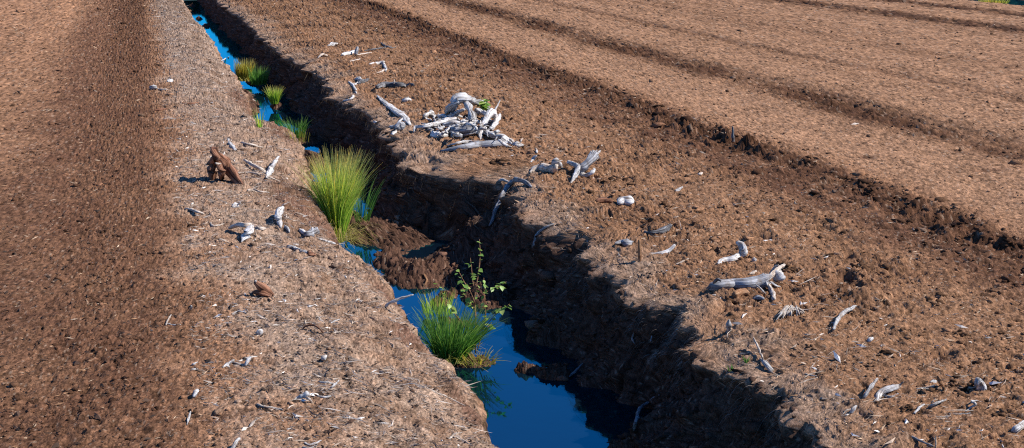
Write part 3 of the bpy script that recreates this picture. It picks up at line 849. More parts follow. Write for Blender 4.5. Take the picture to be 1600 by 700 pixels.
W('forked_branch', 'branch', 'white V shaped branch right of the brown forked stump', [
    S('branch', 'pale', [(381, 249, 0.03), (393, 257, 0.03), (405, 263, 0.03), (414, 269)], [2, 2.8, 2.8, 2.4]), S('branch', 'white', [(417, 278), (421, 267, 0.03), (428, 257, 0.05), (435, 245, 0.08)], [3.5, 5, 3.8, 1.5])])
W('twig', 'twig', 'long thin straight stick passing under the white V shaped branch', [S('stick', 'pale', [(371, 270), (392, 270), (415, 275), (438, 284)], [1, 1.3, 1.4, 0.9])])
W('twig', 'twig', 'wavy pale twig just below the long thin stick', [S('twig', 'pale', [(387, 298), (396, 296), (406, 299), (421, 301)], [2, 1.8, 1.4, 0.9])])
W('wood_nodule', 'wood', 'small white wood nodule with a spur below the brown stump', [
    S('nodule', 'white', [(364, 324), (368, 322), (372, 322)], [3, 5, 3]), S('spur', 'white', [(370, 321, 0.02), (376, 317, 0.04)], [1.8, 1])])
W('twig', 'twig', 'pale stick with a dark gap under it left of the white nodule', [S('stick', 'pale', [(289, 326), (298, 327, 0.01), (309, 331, 0.02), (319, 334)], [1.4, 2.6, 2.6, 1.2])])
W('twig', 'twig', 'thin kinked rootlet left of the split white slabs', [S('twig', 'pale', [(329, 348), (333, 353), (342, 352), (351, 349)], [1.5, 1.8, 1.3, 0.8])])
W('split_slab', 'wood', 'split white wood with two wings and a hollow underneath', [
    S('wing', 'pale', [(358, 356, 0.02), (370, 353, 0.04), (385, 352, 0.06), (394, 350, 0.07)], [4, 6, 5, 2.5], 0.7), S('wing', 'white', [(393, 352, 0.07), (389, 361, 0.06), (384, 369, 0.03), (376, 379, 0.0)], [5, 8.5, 7.5, 1.5], 0.5)])
W('wood_chip', 'wood', 'pale chip lying against the right side of the split white wood', [S('chip', 'pale', [(397, 355), (406, 357), (415, 357)], [2, 3.4, 2])])
W('pitted_wood', 'wood', 'pitted pale wood piece standing on the slope above the rushes base', [
    S('piece', 'white', [(441, 324, 0.07), (435, 335, 0.05), (436, 346, 0.02), (438, 355)], [3.4, 6.5, 5, 3], knots=0.4), S('chip', 'silver', [(446, 352), (449, 357), (452, 363)], [2, 3, 2])])
W('grey_clump', 'root', 'dark grey root clump with a white tip beside the rushes', [
    S('clump', 'ash', [(475, 367), (483, 365), (491, 362), (497, 358)], [4, 6, 6, 3], knots=0.5), S('tip', 'white', [(468, 358), (473, 362), (478, 366)], [1.8, 4, 2.5])])
W('white_stick', 'branch', 'straight white stick at the left rim by the foot of the rushes', [S('stick', 'white', [(499, 374), (511, 377), (524, 381)], [1.8, 2.4, 2])])
W('small_log', 'log', 'small silver log with a dark end on the bank below the rushes', [
    S('log', 'silver', [(450, 384), (460, 388), (470, 392), (481, 396)], [2.2, 3.4, 3.8, 3.2], knots=0.08), S('dark_end', 'brown', [(481, 396), (486, 398), (491, 397)], [4, 5, 3])])
W('dark_wedge', 'wood', 'dark brown wedge of wood alone in the middle of the left bank', [
    S('wedge', 'brown', [(399, 440, 0.09), (406, 448, 0.06), (414, 455, 0.03), (425, 463, 0.0)], [3.5, 6.5, 6, 3]), S('wedge_foot', 'brown', [(394, 457), (406, 457, 0.03), (423, 463)], [2.5, 6, 3.5]),
    S('tip', 'silver', [(399, 438, 0.1), (401, 441, 0.09)], [2.6, 2.2])])
W('twig', 'twig', 'short arched white twig below the dark brown wedge', [S('twig', 'white', [(362, 490), (372, 487), (385, 489)], [1.5, 2, 1.4])])
W('wood_lump', 'wood', 'bright bluish white wood lump between the dark wedge and the branched twig', [S('lump', 'white', [(402, 521), (406, 519), (411, 518)], [3.5, 5.5, 4])])
W('twig', 'twig', 'two thin pale twigs meeting in an L shape at the edge of the brown peat', [
    S('twig', 'pale', [(259, 508), (262, 501), (267, 492)], [1.4, 1.6, 1.2]), S('twig', 'white', [(262, 506), (271, 508), (282, 507)], [1.4, 1.7, 1.2])])
W('wood_chip', 'wood', 'tiny upright white chip above the L shaped twigs', [S('chip', 'white', [(298, 484), (299, 480, 0.03), (299, 477, 0.04)], [1.8, 1.8, 1])])
W('branched_twig', 'twig', 'knobby white branched twig in the lower middle of the left bank', [
    S('twig', 'white', [(347, 574), (355, 570), (366, 563, 0.02)], [1.8, 2.6, 1.8]), S('twig', 'pale', [(364, 566), (374, 569), (384, 569)], [1.5, 2, 1.8]), S('twig', 'white', [(383, 571), (387, 564, 0.02), (393, 557, 0.03)], [2.2, 2.8, 1.5])])
W('wood_chip', 'wood', 'curled white chip left of the knobby branched twig', [S('chip', 'white', [(302, 621), (306, 614, 0.02), (310, 608, 0.03)], [2.4, 3.8, 2])])
W('wood_chip', 'wood', 'pair of short white slivers above the curled white chip', [
    S('sliver', 'white', [(300, 570), (304, 568), (309, 566)], [1.2, 1.7, 1]), S('sliver', 'white', [(299, 578), (303, 577), (308, 576)], [1.3, 1.9, 1.2])])
W('white_stick', 'branch', 'thin straight white stick below the curled white chip', [S('stick', 'white', [(292, 664), (295, 653), (298, 643, 0.02)], [1.4, 1.8, 1.4], wander=0.05)])
W('wood_chip', 'wood', 'pale lozenge chip near the lower edge of the left bank', [S('chip', 'pale', [(390, 667), (395, 661), (400, 655)], [1.6, 3.6, 1.4], 0.5)])
W('twig', 'twig', 'long weathered stick sunk in the ground above the pale lozenge chip', [S('stick', 'pale', [(401, 631), (414, 636), (428, 638), (442, 641)], [1.8, 2.2, 2.2, 1.8])])
W('white_stick', 'branch', 'thick white stick cut by the lower edge of the picture', [S('stick', 'white', [(360, 704), (367, 694, 0.02), (375, 685, 0.03)], [3, 3.4, 2.5])])
W('bone_stick', 'branch', 'bone like white stick flaring at one end beside a curved bark strip', [
    S('stick', 'white', [(455, 630), (463, 624), (472, 619, 0.02), (482, 614, 0.03)], [1.2, 2.2, 3.2, 4.2]), S('bark_strip', 'pale', [(473, 621, 0.01), (481, 622, 0.02), (488, 629)], [1.5, 2, 1.3])])
W('crossed_twigs', 'twig', 'two crossed white twigs on the pale litter above the bone like stick', [
    S('twig', 'white', [(498, 596), (512, 598), (526, 601)], [1.5, 2.1, 1.5]), S('twig', 'white', [(516, 608), (522, 602, 0.02), (530, 594)], [1.5, 1.7, 1])])
W('twig', 'twig', 'straight pale stick right of the bone like stick', [S('stick', 'white', [(496, 619), (506, 620), (517, 619)], [1.6, 2.1, 1.6])])
W('wood_lump', 'wood', 'white lump with a blue grey shadow side above the crossed white twigs', [S('lump', 'white', [(503, 561), (506, 559, 0.02), (510, 558)], [3, 4.5, 3])])
W('torn_wood', 'wood', 'torn white wood slivers at the bottom edge of the left bank', [
    S('sliver', 'white', [(476, 692), (484, 696), (494, 693), (502, 688)], [1.6, 3, 3, 1.5], 0.6), S('sliver', 'silver', [(472, 699), (484, 700), (494, 696)], [1.6, 2, 1.4])])
W('creeping_root', 'root', 'long thin root running down the left bank towards the water', [S('root', 'pale', [(640, 598), (660, 604), (680, 613), (700, 621), (726, 634)], [1, 1.6, 1.7, 1.5, 0.9])])
W('twig', 'twig', 'bent pale twig at the bottom of the left bank near the water', [S('twig', 'pale', [(702, 685), (710, 679), (722, 676)], [2, 1.9, 1])])
W('twig', 'twig', 'thin arched twig at the lower left rim beside the bent pale twig', [S('twig', 'pale', [(713, 684), (724, 688), (738, 697)], [1.2, 1.5, 1])])
W('overhanging_twig', 'twig', 'curved white twig reaching out over the water from the left rim', [S('twig', 'white', [(602, 480, 602, 480, 0.0), (611, 473, 602, 480, -0.01), (625, 466, 602, 480, -0.02), (646, 461, 602, 480, -0.03)], [2, 2.6, 2.4, 1.3])])
W('twig', 'twig', 'dark arched rootlet with pale straws in the litter of the left bank', [
    S('rootlet', 'brown', [(474, 513), (483, 508, 0.02), (496, 511, 0.02), (505, 520)], [1.3, 1.5, 1.5, 1]), S('straw', 'pale', [(505, 520), (520, 520), (534, 518)], [1, 1.3, 1]),
    S('straw', 'pale', [(495, 494), (502, 500), (508, 506)], [1, 1.2, .8]), S('straw', 'white', [(517, 505), (524, 501), (531, 499)], [1, 1.3, .8])])
W('twig', 'twig', 'thin white straw on the left bank just above the dark arched rootlet', [S('straw', 'white', [(488, 469), (498, 467), (509, 467)], [1, 1.3, 0.9])])
# --- in the ditch
W('bank_root', 'root', 'bent grey root on the shaded right bank reaching the water', [S('root', 'ash', [(990, 673, 0.03), (995, 652, 0.04), (1001, 637, 0.05), (1014, 628, 0.04), (1030, 616, 0.01)], [2.2, 2.8, 3, 2.4, 1.4])])
W('bank_root', 'root', 'straight thin root high on the shaded right bank above the bent one', [S('root', 'ash', [(1046, 590, 0.02), (1058, 573, 0.03), (1073, 560, 0.01)], [1.4, 1.9, 1.3])])
W('bank_root', 'root', 'short grey twig at the waterline of the shaded right bank', [S('root', 'ash', [(889, 588, 0.01), (899, 580, 0.02), (911, 567, 0.02)], [1.6, 2, 1.2])])
W('hanging_rootlet', 'root', 'thin curved rootlet hanging below the frayed turf of the right rim', [S('root', 'silver', [(991, 538, 0.03), (988, 527, 0.03), (992, 516, 0.02)], [1.1, 1.6, 1.2])])
W('hanging_rootlet', 'root', 'wavy rootlet hanging right of the thin curved rootlet', [S('root', 'silver', [(1017, 534, 0.03), (1019, 522, 0.03), (1022, 509, 0.02)], [1.1, 1.5, 1.2])])
W('fallen_straw', 'twig', 'white straw lying across the water at the far end of the ditch', [S('straw', 'white', [(346, 95, 0.01), (352, 92, 0.01), (358, 89, 0.02)], [0.9, 1.1, 0.8])])
W('mud_root', 'root', 'pale upright rootlet in the mud bar right of the rushes', [S('root', 'pale', [(541, 352, 0.05), (540, 362, 0.03), (543, 377, -0.01)], [2.6, 1.6, 1.4])])
W('mud_root', 'root', 'reddish curved root on the mud bar nearest the sapling', [S('root', 'orange', [(663, 447, 0.0), (667, 438, 0.01), (662, 428, 0.01)], [1.4, 2, 1.5])])
print('wood things', COUNT['w'])

# ------------------------------------------------------------------ rushes
def grass_material(name, lo, mid, tip):
    m, nt, b = new_mat(name, 0.55, 0.3)
    at = nt.nodes.new('ShaderNodeAttribute')
    at.attribute_name = 'blade'
    sp = nt.nodes.new('ShaderNodeSeparateXYZ')
    nt.links.new(at.outputs['Vector'], sp.inputs[0])
    r = ramp(nt, [(0.0, lo), (0.7, mid), (1.0, tip)])
    nt.links.new(sp.outputs['X'], r.inputs[0])
    mul = nt.nodes.new('ShaderNodeMix')
    mul.data_type = 'RGBA'
    mul.blend_type = 'MULTIPLY'
    mul.inputs['Factor'].default_value = 1
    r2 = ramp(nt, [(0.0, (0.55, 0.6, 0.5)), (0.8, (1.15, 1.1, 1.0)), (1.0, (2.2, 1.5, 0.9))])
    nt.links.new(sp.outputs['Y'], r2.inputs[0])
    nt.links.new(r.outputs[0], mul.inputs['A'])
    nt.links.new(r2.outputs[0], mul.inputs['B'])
    nt.links.new(mul.outputs['Result'], b.inputs['Base Color'])
    tr = nt.nodes.new('ShaderNodeBsdfTranslucent')
    nt.links.new(mul.outputs['Result'], tr.inputs['Color'])
    ms = nt.nodes.new('ShaderNodeMixShader')
    ms.inputs[0].default_value = 0.5
    nt.links.new(b.outputs[0], ms.inputs[1])
    nt.links.new(tr.outputs[0], ms.inputs[2])
    nt.links.new(ms.outputs[0], nt.nodes['Material Output'].inputs['Surface'])
    return m


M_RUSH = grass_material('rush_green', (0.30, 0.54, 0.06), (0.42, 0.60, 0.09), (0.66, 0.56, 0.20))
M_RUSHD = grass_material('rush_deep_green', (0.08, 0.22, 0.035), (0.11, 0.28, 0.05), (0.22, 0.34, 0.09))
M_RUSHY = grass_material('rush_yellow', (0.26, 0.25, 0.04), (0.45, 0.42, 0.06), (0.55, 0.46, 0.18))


def tuft(label, base, h, r0, spread, n, mat, lean=(0, 0), width=0.0035, seg=6, droop=0.35, seed=1, name='rush_tuft', flat=1.0):
    rg = np.random.default_rng(seed)
    V, F, B = [], [], []
    for i in range(n):
        a = rg.uniform(0, 2 * np.pi)
        rr = r0 * math.sqrt(rg.random())
        out = np.array([math.cos(a), math.sin(a), 0])
        root = out * rr * np.array([1, flat, 0])
        d = out * spread * rg.uniform(0.1, 1.0) ** 0.9 + np.array([lean[0], lean[1], 0]) * rg.uniform(0.5, 1.3) + rg.normal(0, 0.05, 3)
        d[2] = 1
        L = h * rg.uniform(0.55, 1.05)
        dr = droop * rg.uniform(0.1, 1.2) * (np.linalg.norm(d[:2]) + 0.15)
        hz = d[:2] / (np.linalg.norm(d[:2]) + 1e-6)
        d /= np.linalg.norm(d)
        side = np.cross(d, rg.normal(0, 1, 3))
        side /= np.linalg.norm(side)
        tint = rg.random() ** 1.3
        o = len(V)
        wv = width * rg.uniform(0.6, 1.25)
        for k in range(seg + 1):
            t = k / seg
            p = root + d * L * t
            p[:2] += hz * dr * L * t ** 2.4
            p[2] -= dr * L * 0.55 * t ** 2.6
            wk = wv * (1 - t ** 1.6) + 0.0004
            V.append(p - side * wk)
            V.append(p + side * wk)
            B.append((t, tint, 0))
            B.append((t, tint, 0))
            if k:
                F.append((o + 2 * k - 2, o + 2 * k - 1, o + 2 * k + 1, o + 2 * k))
    me = mesh_np('blades', np.array(V), np.array(F), True)
    vec_attr(me, 'blade', np.array(B))
    e = add(name, None, None, None, label, 'rushes')
    e.location = base
    e.empty_display_size = 0.1
    add('blades', me, mat, e, kind='stuff')
    if n >= 400:                                   # last year's bent straw round the foot
        V, F, B = [], [], []
        for i in range(n // 5):
            a = rg.uniform(0, 2 * np.pi)
            out = np.array([math.cos(a), math.sin(a), 0])
            p0 = out * r0 * rg.uniform(0.2, 1.1)
            L = h * rg.uniform(0.2, 0.55)
            el = rg.uniform(0.1, 1.2)
            kink = rg.uniform(0.4, 0.9)
            sd_ = np.cross(out, (0, 0, 1)) * width * 0.8
            tw = rg.normal(0, 0.5, 2)
            o = len(V)
            for k in range(5):
                t = k / 4
                zz = L * math.sin(el) * (t if t < kink else 2 * kink - t)
                p = p0 + out * L * math.cos(el) * t + np.array([tw[0] * L * t * t * .5, tw[1] * L * t * t * .5, max(zz, 0.0)])
                V += [p - sd_ * (1 - .6 * t), p + sd_ * (1 - .6 * t)]
                B += [(0.9, 0.55, 0)] * 2
                if k:
                    F.append((o + 2 * k - 2, o + 2 * k - 1, o + 2 * k + 1, o + 2 * k))
        md = mesh_np('dead_blades', np.array(V), np.array(F), True)
        vec_attr(md, 'blade', np.array(B))
        add('dead_blades', md, M_RUSHY, e, kind='stuff')
    return e


def at_water(px, py, z=-0.52):
    return Vector(on_plane(px, py, z))


tuft('tall bright green rush tuft with yellow tips at the left side of the ditch', at_water(527, 378), 0.77, 0.05, 0.215, 1500, M_RUSH, (0.03, 0.0), 0.0024, 7, 0.6, 3)
tuft('low spreading dark green rush tuft in the nearest pool under the sapling', at_water(705, 562, -0.53), 0.35, 0.09, 0.55, 800, M_RUSHD, (0.10, 0.0), 0.0026, 7, 0.4, 4)
tuft('yellow rush tuft, sunlit, farthest along the ditch', at_water(381, 126, -0.48), 0.36, 0.11, 0.24, 420, M_RUSHY, (0.06, 0), 0.006, 5, 0.35, 5)
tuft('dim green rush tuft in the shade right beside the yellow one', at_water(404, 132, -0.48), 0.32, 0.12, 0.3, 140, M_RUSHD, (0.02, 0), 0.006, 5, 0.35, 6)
tuft('small round light green rush tuft between the yellow and the shaded tufts', at_water(429, 162, -0.48), 0.27, 0.05, 0.35, 220, M_RUSH, (0, 0), 0.0055, 5, 0.4, 7)
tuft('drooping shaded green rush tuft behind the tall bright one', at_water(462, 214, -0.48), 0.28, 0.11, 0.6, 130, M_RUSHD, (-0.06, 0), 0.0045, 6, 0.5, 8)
tuft('few thin green blades at the notch of the left rim', Vector(hit(406, 199)), 0.22, 0.03, 0.3, 26, M_RUSH, (0, 0), 0.003, 5, 0.3, 9, 'grass_sprig')
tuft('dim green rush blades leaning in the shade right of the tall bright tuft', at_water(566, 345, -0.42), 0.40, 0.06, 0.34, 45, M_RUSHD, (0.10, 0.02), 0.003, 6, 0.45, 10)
tuft('thin dry grass blades on the left rim behind the tall bright tuft', Vector(hit(466, 224)), 0.16, 0.12, 0.4, 40, M_RUSHY, (0, 0), 0.002, 5, 0.3, 11, 'grass_sprig')
tuft('light grassy sprigs on the small mud bump behind the low tuft', at_water(684, 492, -0.53), 0.18, 0.10, 0.4, 90, M_RUSH, (0, 0), 0.0025, 5, 0.3, 12, 'grass_sprig')
tuft('yellow dead blades around the peat island by the low tuft', at_water(746, 566, -0.5), 0.09, 0.10, 1.3, 60, M_RUSHY, (0, 0), 0.0022, 5, 0.5, 13, 'grass_sprig')
tuft('tiny green seedling tuft on the front right bank below the upright splinter', Vector(hit(1142, 582)), 0.04, 0.010, 0.5, 12, M_RUSHD, (0, 0), 0.0025, 4, 0.3, 14, 'seedling')
tuft('tiny yellow green seedling right of the other seedling on the front right bank', Vector(hit(1166, 566)), 0.035, 0.010, 0.5, 10, M_RUSHD, (0, 0), 0.0025, 4, 0.3, 15, 'seedling')
tuft('bright green tuft at the edge of the far ditch in the top right corner', Vector(on_plane(1552, 5, -0.02)), 0.12, 0.35, 0.5, 200, M_RUSHY, (0, 0), 0.012, 4, 0.3, 16)

# ------------------------------------------------------------------ saplings with single leaves
M_LEAF, ntl, bl_ = new_mat('birch_leaf', 0.45, 0.4)
tcl = ntl.nodes.new('ShaderNodeObjectInfo')
rl = ramp(ntl, [(0.0, (0.16, 0.28, 0.05)), (0.6, (0.27, 0.42, 0.08)), (1.0, (0.46, 0.54, 0.15))])
ntl.links.new(tcl.outputs['Random'], rl.inputs[0])
ntl.links.new(rl.outputs[0], bl_.inputs['Base Color'])
trn = ntl.nodes.new('ShaderNodeBsdfTranslucent')
ntl.links.new(rl.outputs[0], trn.inputs['Color'])
mxs = ntl.nodes.new('ShaderNodeMixShader')
mxs.inputs[0].default_value = 0.35
ntl.links.new(bl_.outputs[0], mxs.inputs[1])
ntl.links.new(trn.outputs[0], mxs.inputs[2])
ntl.links.new(mxs.outputs[0], ntl.nodes['Material Output'].inputs['Surface'])


def leaf_mesh(L, Wd):
    prof_ = [(0, 0.02), (0.12, 0.3), (0.3, 0.5), (0.5, 0.46), (0.72, 0.28), (0.9, 0.1), (1.0, 0.0)]
    v, f = [], []
    for t, wd in prof_:
        zc_ = -0.18 * t * t * L
        v += [(-wd * Wd, t * L, zc_ + 0.16 * wd * Wd), (0, t * L, zc_), (wd * Wd, t * L, zc_ + 0.16 * wd * Wd)]
    for i in range(len(prof_) - 1):
        a = i * 3
        f += [(a, a + 1, a + 4, a + 3), (a + 1, a + 2, a + 5, a + 4)]
    return mesh_np('leaf', np.array(v), np.array(f), True)


LEAF = leaf_mesh(1.0, 0.85)
LEAF.materials.append(M_LEAF)


def at_depth(px, py, dpt):
    return CP + ray(px, py) * dpt


def sapling(name, label, cat, base, stems, leaf_len, nleaf, seed, jit=0.02):
    """stems: [(part, [(px, py, depth offset)], radii in m)]; leaves sit along the stems"""
    rg = np.random.default_rng(seed)
    dp = depth(base)
    e = add(name, None, None, None, label, cat)
    e.location = base
    e.empty_display_size = 0.05
    for part, pts, rad, nl in stems:
        P = [at_depth(p[0], p[1], dp + p[2]) for p in pts]
        t = tube(P, np.interp(np.linspace(0, 1, len(P)), np.linspace(0, 1, len(rad)), rad), n=6, per=4, knots=0.1, flute=0.05, wander=0.3)
        add(part, build_tubes(part, [t], MATS['orange'], np.array(base)), None, e)
        Q, _ = catmull(P, [1] * len(P), 8)
        for k in range(nl):
            q = Q[int(len(Q) * (0.30 + 0.70 * (k + rg.random()) / nl)) - 1] if nl > 1 else Q[-1]
            lf = add('leaf', LEAF, None, e)
            lf.location = Vector(q - np.array(base)) + Vector(rg.normal(0, jit * 0.35, 3))
            lf.rotation_euler = (rg.uniform(-0.9, 0.5), rg.uniform(-0.7, 0.7), rg.uniform(0, 6.28))
            s = leaf_len * rg.uniform(0.6, 1.15)
            lf.scale = (s, s, s)
    return e


B = on_plane(744, 549, -0.51)
sapling('birch_sapling', 'slender young birch sapling with few leaves rising from the low rush tuft', 'sapling', B, [
    ('stem', [(743, 552, 0), (743, 498, 0), (742, 462, 0.01), (747, 430, 0.0), (750, 400, 0.01), (749, 374, 0.0)], [0.006, 0.0055, 0.0045, 0.0035, 0.002], 14),
    ('branch', [(742, 457, 0.01), (739, 441, 0.03), (737, 421, 0.05), (735, 403, 0.06)], [0.0032, 0.0018], 8),
    ('branch', [(743, 476, 0), (735, 456, -0.03), (725, 440, -0.05), (720, 430, -0.06), (713, 419, -0.07)], [0.0032, 0.0018], 11),
    ('branch', [(746, 548, 0.01), (758, 500, 0.02), (757, 470, 0.03), (756, 434, 0.03)], [0.004, 0.002], 18),
    ('branch', [(757, 458, 0.03), (770, 451, 0.05), (784, 446, 0.06), (791, 440, 0.07)], [0.003, 0.0016], 12),
    ('branch', [(741, 532, 0), (718, 500, -0.05), (700, 475, -0.08), (690, 457, -0.09), (680, 446, -0.1)], [0.0032, 0.0016], 14),
    ('branch', [(743, 486, 0), (733, 470, 0.05), (722, 456, 0.06)], [0.003, 0.0016], 10),
    ('branch', [(749, 520, 0.01), (772, 494, -0.02), (785, 484, -0.03), (796, 475, -0.04)], [0.003, 0.0016], 11),
    ('branch', [(744, 510, 0), (760, 512, 0.03), (768, 505, 0.04)], [0.003, 0.0016], 9)], 0.035, 60, 21)
B2 = hit(756, 178, 0.05)
sapling('leafy_sprout', 'fresh bright green leafy sprout growing out of the root stump', 'plant', B2, [
    ('stem', [(757, 178, 0), (755, 166, 0.0), (755, 153, 0.0)], [0.003, 0.0015], 16),
    ('stem', [(757, 178, 0), (760, 168, 0.03), (759, 158, 0.04)], [0.003, 0.0015], 12),
    ('stem', [(756, 178, 0), (751, 170, -0.03), (750, 162, -0.03)], [0.003, 0.0015], 12)], 0.075, 30, 22)

# ------------------------------------------------------------------ loose stuff on the ground


def ground_many(x, y):
    f = np.interp(y, rows, ROWI)
    j = np.clip(f.astype(int), 0, NY - 2)
    out = np.empty(len(x))
    nrm = np.empty((len(x),), dtype=int)
    for jj in np.unique(j):
        s = j == jj
        k = np.clip(np.searchsorted(XS[jj], x[s]), 1, NX - 1)
        out[s] = np.interp(x[s], XS[jj], Z[jj])
        nrm[s] = k
    return out, j, nrm


def scatter(n, seed, xmin, xmax, y0=3.8, y1=38.0, power=1.6):
    """points on the ground in and around the view, thinning out with distance"""
    rg = np.random.default_rng(seed)
    u = rg.random(n * 6)
    y = (y0 ** (1 - power) + u * (y1 ** (1 - power) - y0 ** (1 - power))) ** (1 / (1 - power))
    lo = np.maximum(xmin, -0.12 * y - 0.4)
    hi = np.minimum(xmax, 0.72 * y + 0.8)
    ok = hi > lo
    # keep the density per square metre even across X
    wgt = (hi - lo)
    ok &= rg.random(len(y)) < wgt / wgt.max()
    y, lo, hi = y[ok], lo[ok], hi[ok]
    x = lo + (hi - lo) * rg.random(len(y))
    p = np.stack([x, y, np.zeros_like(x)], axis=-1) - CP
    z_, x_, y_ = p @ CF, p @ CR, p @ CU
    keep = (np.abs(x_) < z_ * 0.385 + 0.3) & (y_ > -z_ * 0.17 - 0.2)
    return x[keep][:n], y[keep][:n], rg


# icosahedron for crumbs
ph = (1 + 5 ** 0.5) / 2
ICO = np.array([(-1, ph, 0), (1, ph, 0), (-1, -ph, 0), (1, -ph, 0), (0, -1, ph), (0, 1, ph), (0, -1, -ph), (0, 1, -ph),
                (ph, 0, -1), (ph, 0, 1), (-ph, 0, -1), (-ph, 0, 1)]) / math.sqrt(1 + ph * ph)
ICOF = np.array([(0, 11, 5), (0, 5, 1), (0, 1, 7), (0, 7, 10), (0, 10, 11), (1, 5, 9), (5, 11, 4), (11, 10, 2), (10, 7, 6), (7, 1, 8),
                 (3, 9, 4), (3, 4, 2), (3, 2, 6), (3, 6, 8), (3, 8, 9), (4, 9, 5), (2, 4, 11), (6, 2, 10), (8, 6, 7), (9, 8, 1)])


def crumbs(name, label, x, y, size, rg, dark=0.85, sink=0.05):
    pn = gnoise(x * 2.2, y * 1.8, 95) + 0.5 * gnoise(x * 7, y * 6, 96)
    sel_ = pn + rg.normal(0, 0.22, len(x)) > 0.05
    if name == 'peat_crumbs':
        x, y, size = x[sel_], y[sel_], size[sel_]
    z, j, k = ground_many(x, y)
    ok = (z > WATER_Z + 0.01)
    x, y, z, size, j, k = x[ok], y[ok], z[ok], size[ok], j[ok], k[ok]
    n = len(x)
    base = col[j, np.clip(k, 0, NX - 1)] * 0.5 + 0.5 * col[j, np.clip(k + 2, 0, NX - 1)]
    jit = 1 + 0.42 * rg.standard_normal((n, 12, 1))
    v = ICO[None] * jit
    sc3 = size[:, None] * np.stack([rg.uniform(0.7, 1.4, n), rg.uniform(0.7, 1.4, n), rg.uniform(0.4, 0.75, n)], axis=-1)
    v = v * sc3[:, None, :]
    a = rg.uniform(0, 6.28, n)
    ca, sa = np.cos(a)[:, None], np.sin(a)[:, None]
    vx = v[..., 0] * ca - v[..., 1] * sa
    vy = v[..., 0] * sa + v[..., 1] * ca
    v = np.stack([vx + x[:, None], vy + y[:, None], v[..., 2] + (z + size * sink)[:, None]], axis=-1)
    f = (ICOF[None] + (np.arange(n) * 12)[:, None, None]).reshape(-1, 3)
    me = mesh_np(name, v.reshape(-1, 3), f, True)
    c = base * rg.uniform(dark - 0.4, dark + 0.45, n)[:, None]
    color_attr(me, 'soil', np.repeat(np.clip(c, 0.004, 0.7), 12, axis=0))
    return add(name, me, M_SOIL, None, label, 'peat', None, 'stuff')


x, y, rg = scatter(22000, 31, 2.62, 5.6)
crumbs('peat_crumbs', 'loose brown peat crumbs strewn over the right bank', x, y, np.clip(0.0048 * rg.lognormal(0, 0.6, len(x)), 0.002, 0.03) * (0.55 + y * 0.09) ** 0.8 * np.where(x < 3.0, 0.7, 1.0), rg)
x, y, rg = scatter(24000, 32, -6, 1.35)
crumbs('peat_crumbs', 'loose brown peat crumbs strewn over the left field', x, y, np.clip(0.0042 * rg.lognormal(0, 0.55, len(x)), 0.002, 0.02) * (0.55 + y * 0.09) ** 0.8, rg)
x, y, rg = scatter(7000, 33, 5.5, 24, 6, 38, 1.3)
crumbs('peat_crumbs', 'loose peat crumbs on the far field between the tractor ruts', x, y, np.clip(0.007 * rg.lognormal(0, 0.5, len(x)), 0.003, 0.03) * (0.5 + y * 0.05), rg)
rg = np.random.default_rng(36)
n = 9000
y = np.exp(rg.uniform(math.log(4.3), math.log(30), n))
jj_ = np.interp(y, rows, ROWI).astype(int)
kk_ = np.searchsorted(cols, rg.uniform(2.12, 2.57, n))
crumbs('bank_clods', 'crumbling dark clods sticking to the shaded right bank', XS[jj_, kk_], y, np.clip(0.011 * rg.lognormal(0, 0.5, n), 0.004, 0.04), rg, 1.1, 0.0)
big_ = [(775, 257, 11), (945, 283, 9), (962, 279, 8), (930, 300, 7), (1090, 330, 6), (1145, 470, 7), (1225, 418, 10), (1240, 425, 8), (1120, 388, 8), (1335, 490, 9), (1385, 555, 8), (1515, 604, 10), (1545, 608, 9), (1490, 600, 7),
        (1385, 430, 8), (1450, 470, 9), (1300, 400, 7), (1500, 520, 8), (1570, 440, 9), (1040, 320, 6), (880, 330, 6), (1200, 350, 8), (1260, 540, 7), (1420, 640, 9), (1560, 650, 10), (1580, 380, 11), (1330, 318, 9), (1410, 350, 9), (640, 95, 5), (625, 100, 5),
        (480, 505, 6), (500, 545, 6), (545, 560, 6), (300, 480, 5), (310, 400, 5), (250, 395, 6), (160, 470, 6), (185, 560, 6), (110, 610, 6), (240, 640, 6), (440, 600, 6), (560, 640, 7), (600, 660, 6)]
rg = np.random.default_rng(37)
bx_, by_, bs_ = [], [], []
for px_, py_, r_ in big_:
    q_ = hit(px_, py_)
    for k in range(7):                     # each clod is a heap of a few crumbled pieces
        bx_.append(q_[0] + rg.normal(0, 0.9) * r_ * depth(q_) / FPX)
        by_.append(q_[1] + rg.normal(0, 0.9) * r_ * depth(q_) / FPX)
        bs_.append(r_ * depth(q_) / FPX * rg.uniform(0.25, 0.75))
crumbs('coarse_clods', 'coarse dark peat clods lying about on both banks', np.array(bx_), np.array(by_), np.array(bs_), rg, 0.6, 0.2)
# coarse clods thrown up along the ruts
rg = np.random.default_rng(34)
n = 3000
y = np.exp(rg.uniform(math.log(5.5), math.log(38), n))
which = rg.choice(4, n, p=[0.62, 0.22, 0.09, 0.07])
xc_ = np.array([5.25, 7.4, 15.35, 17.75])[which]
x = xc_ + rg.normal(0, 1, n) * np.array([0.13, 0.3, 0.3, 0.3])[which] - 0.10 * gnoise(y * 0.35, y * 0 + 0.7, 40)
keep_ = gnoise(y * 0.9, which * 7.7 + 0.5, 44) + rg.normal(0, 0.3, n) > -0.25
x, y = x[keep_], y[keep_]
crumbs('rut_clods', 'dark moist peat clods thrown up along the tractor ruts', x, y, np.clip(0.012 * rg.lognormal(0, 0.55, len(x)), 0.004, 0.05), rg, 0.75)


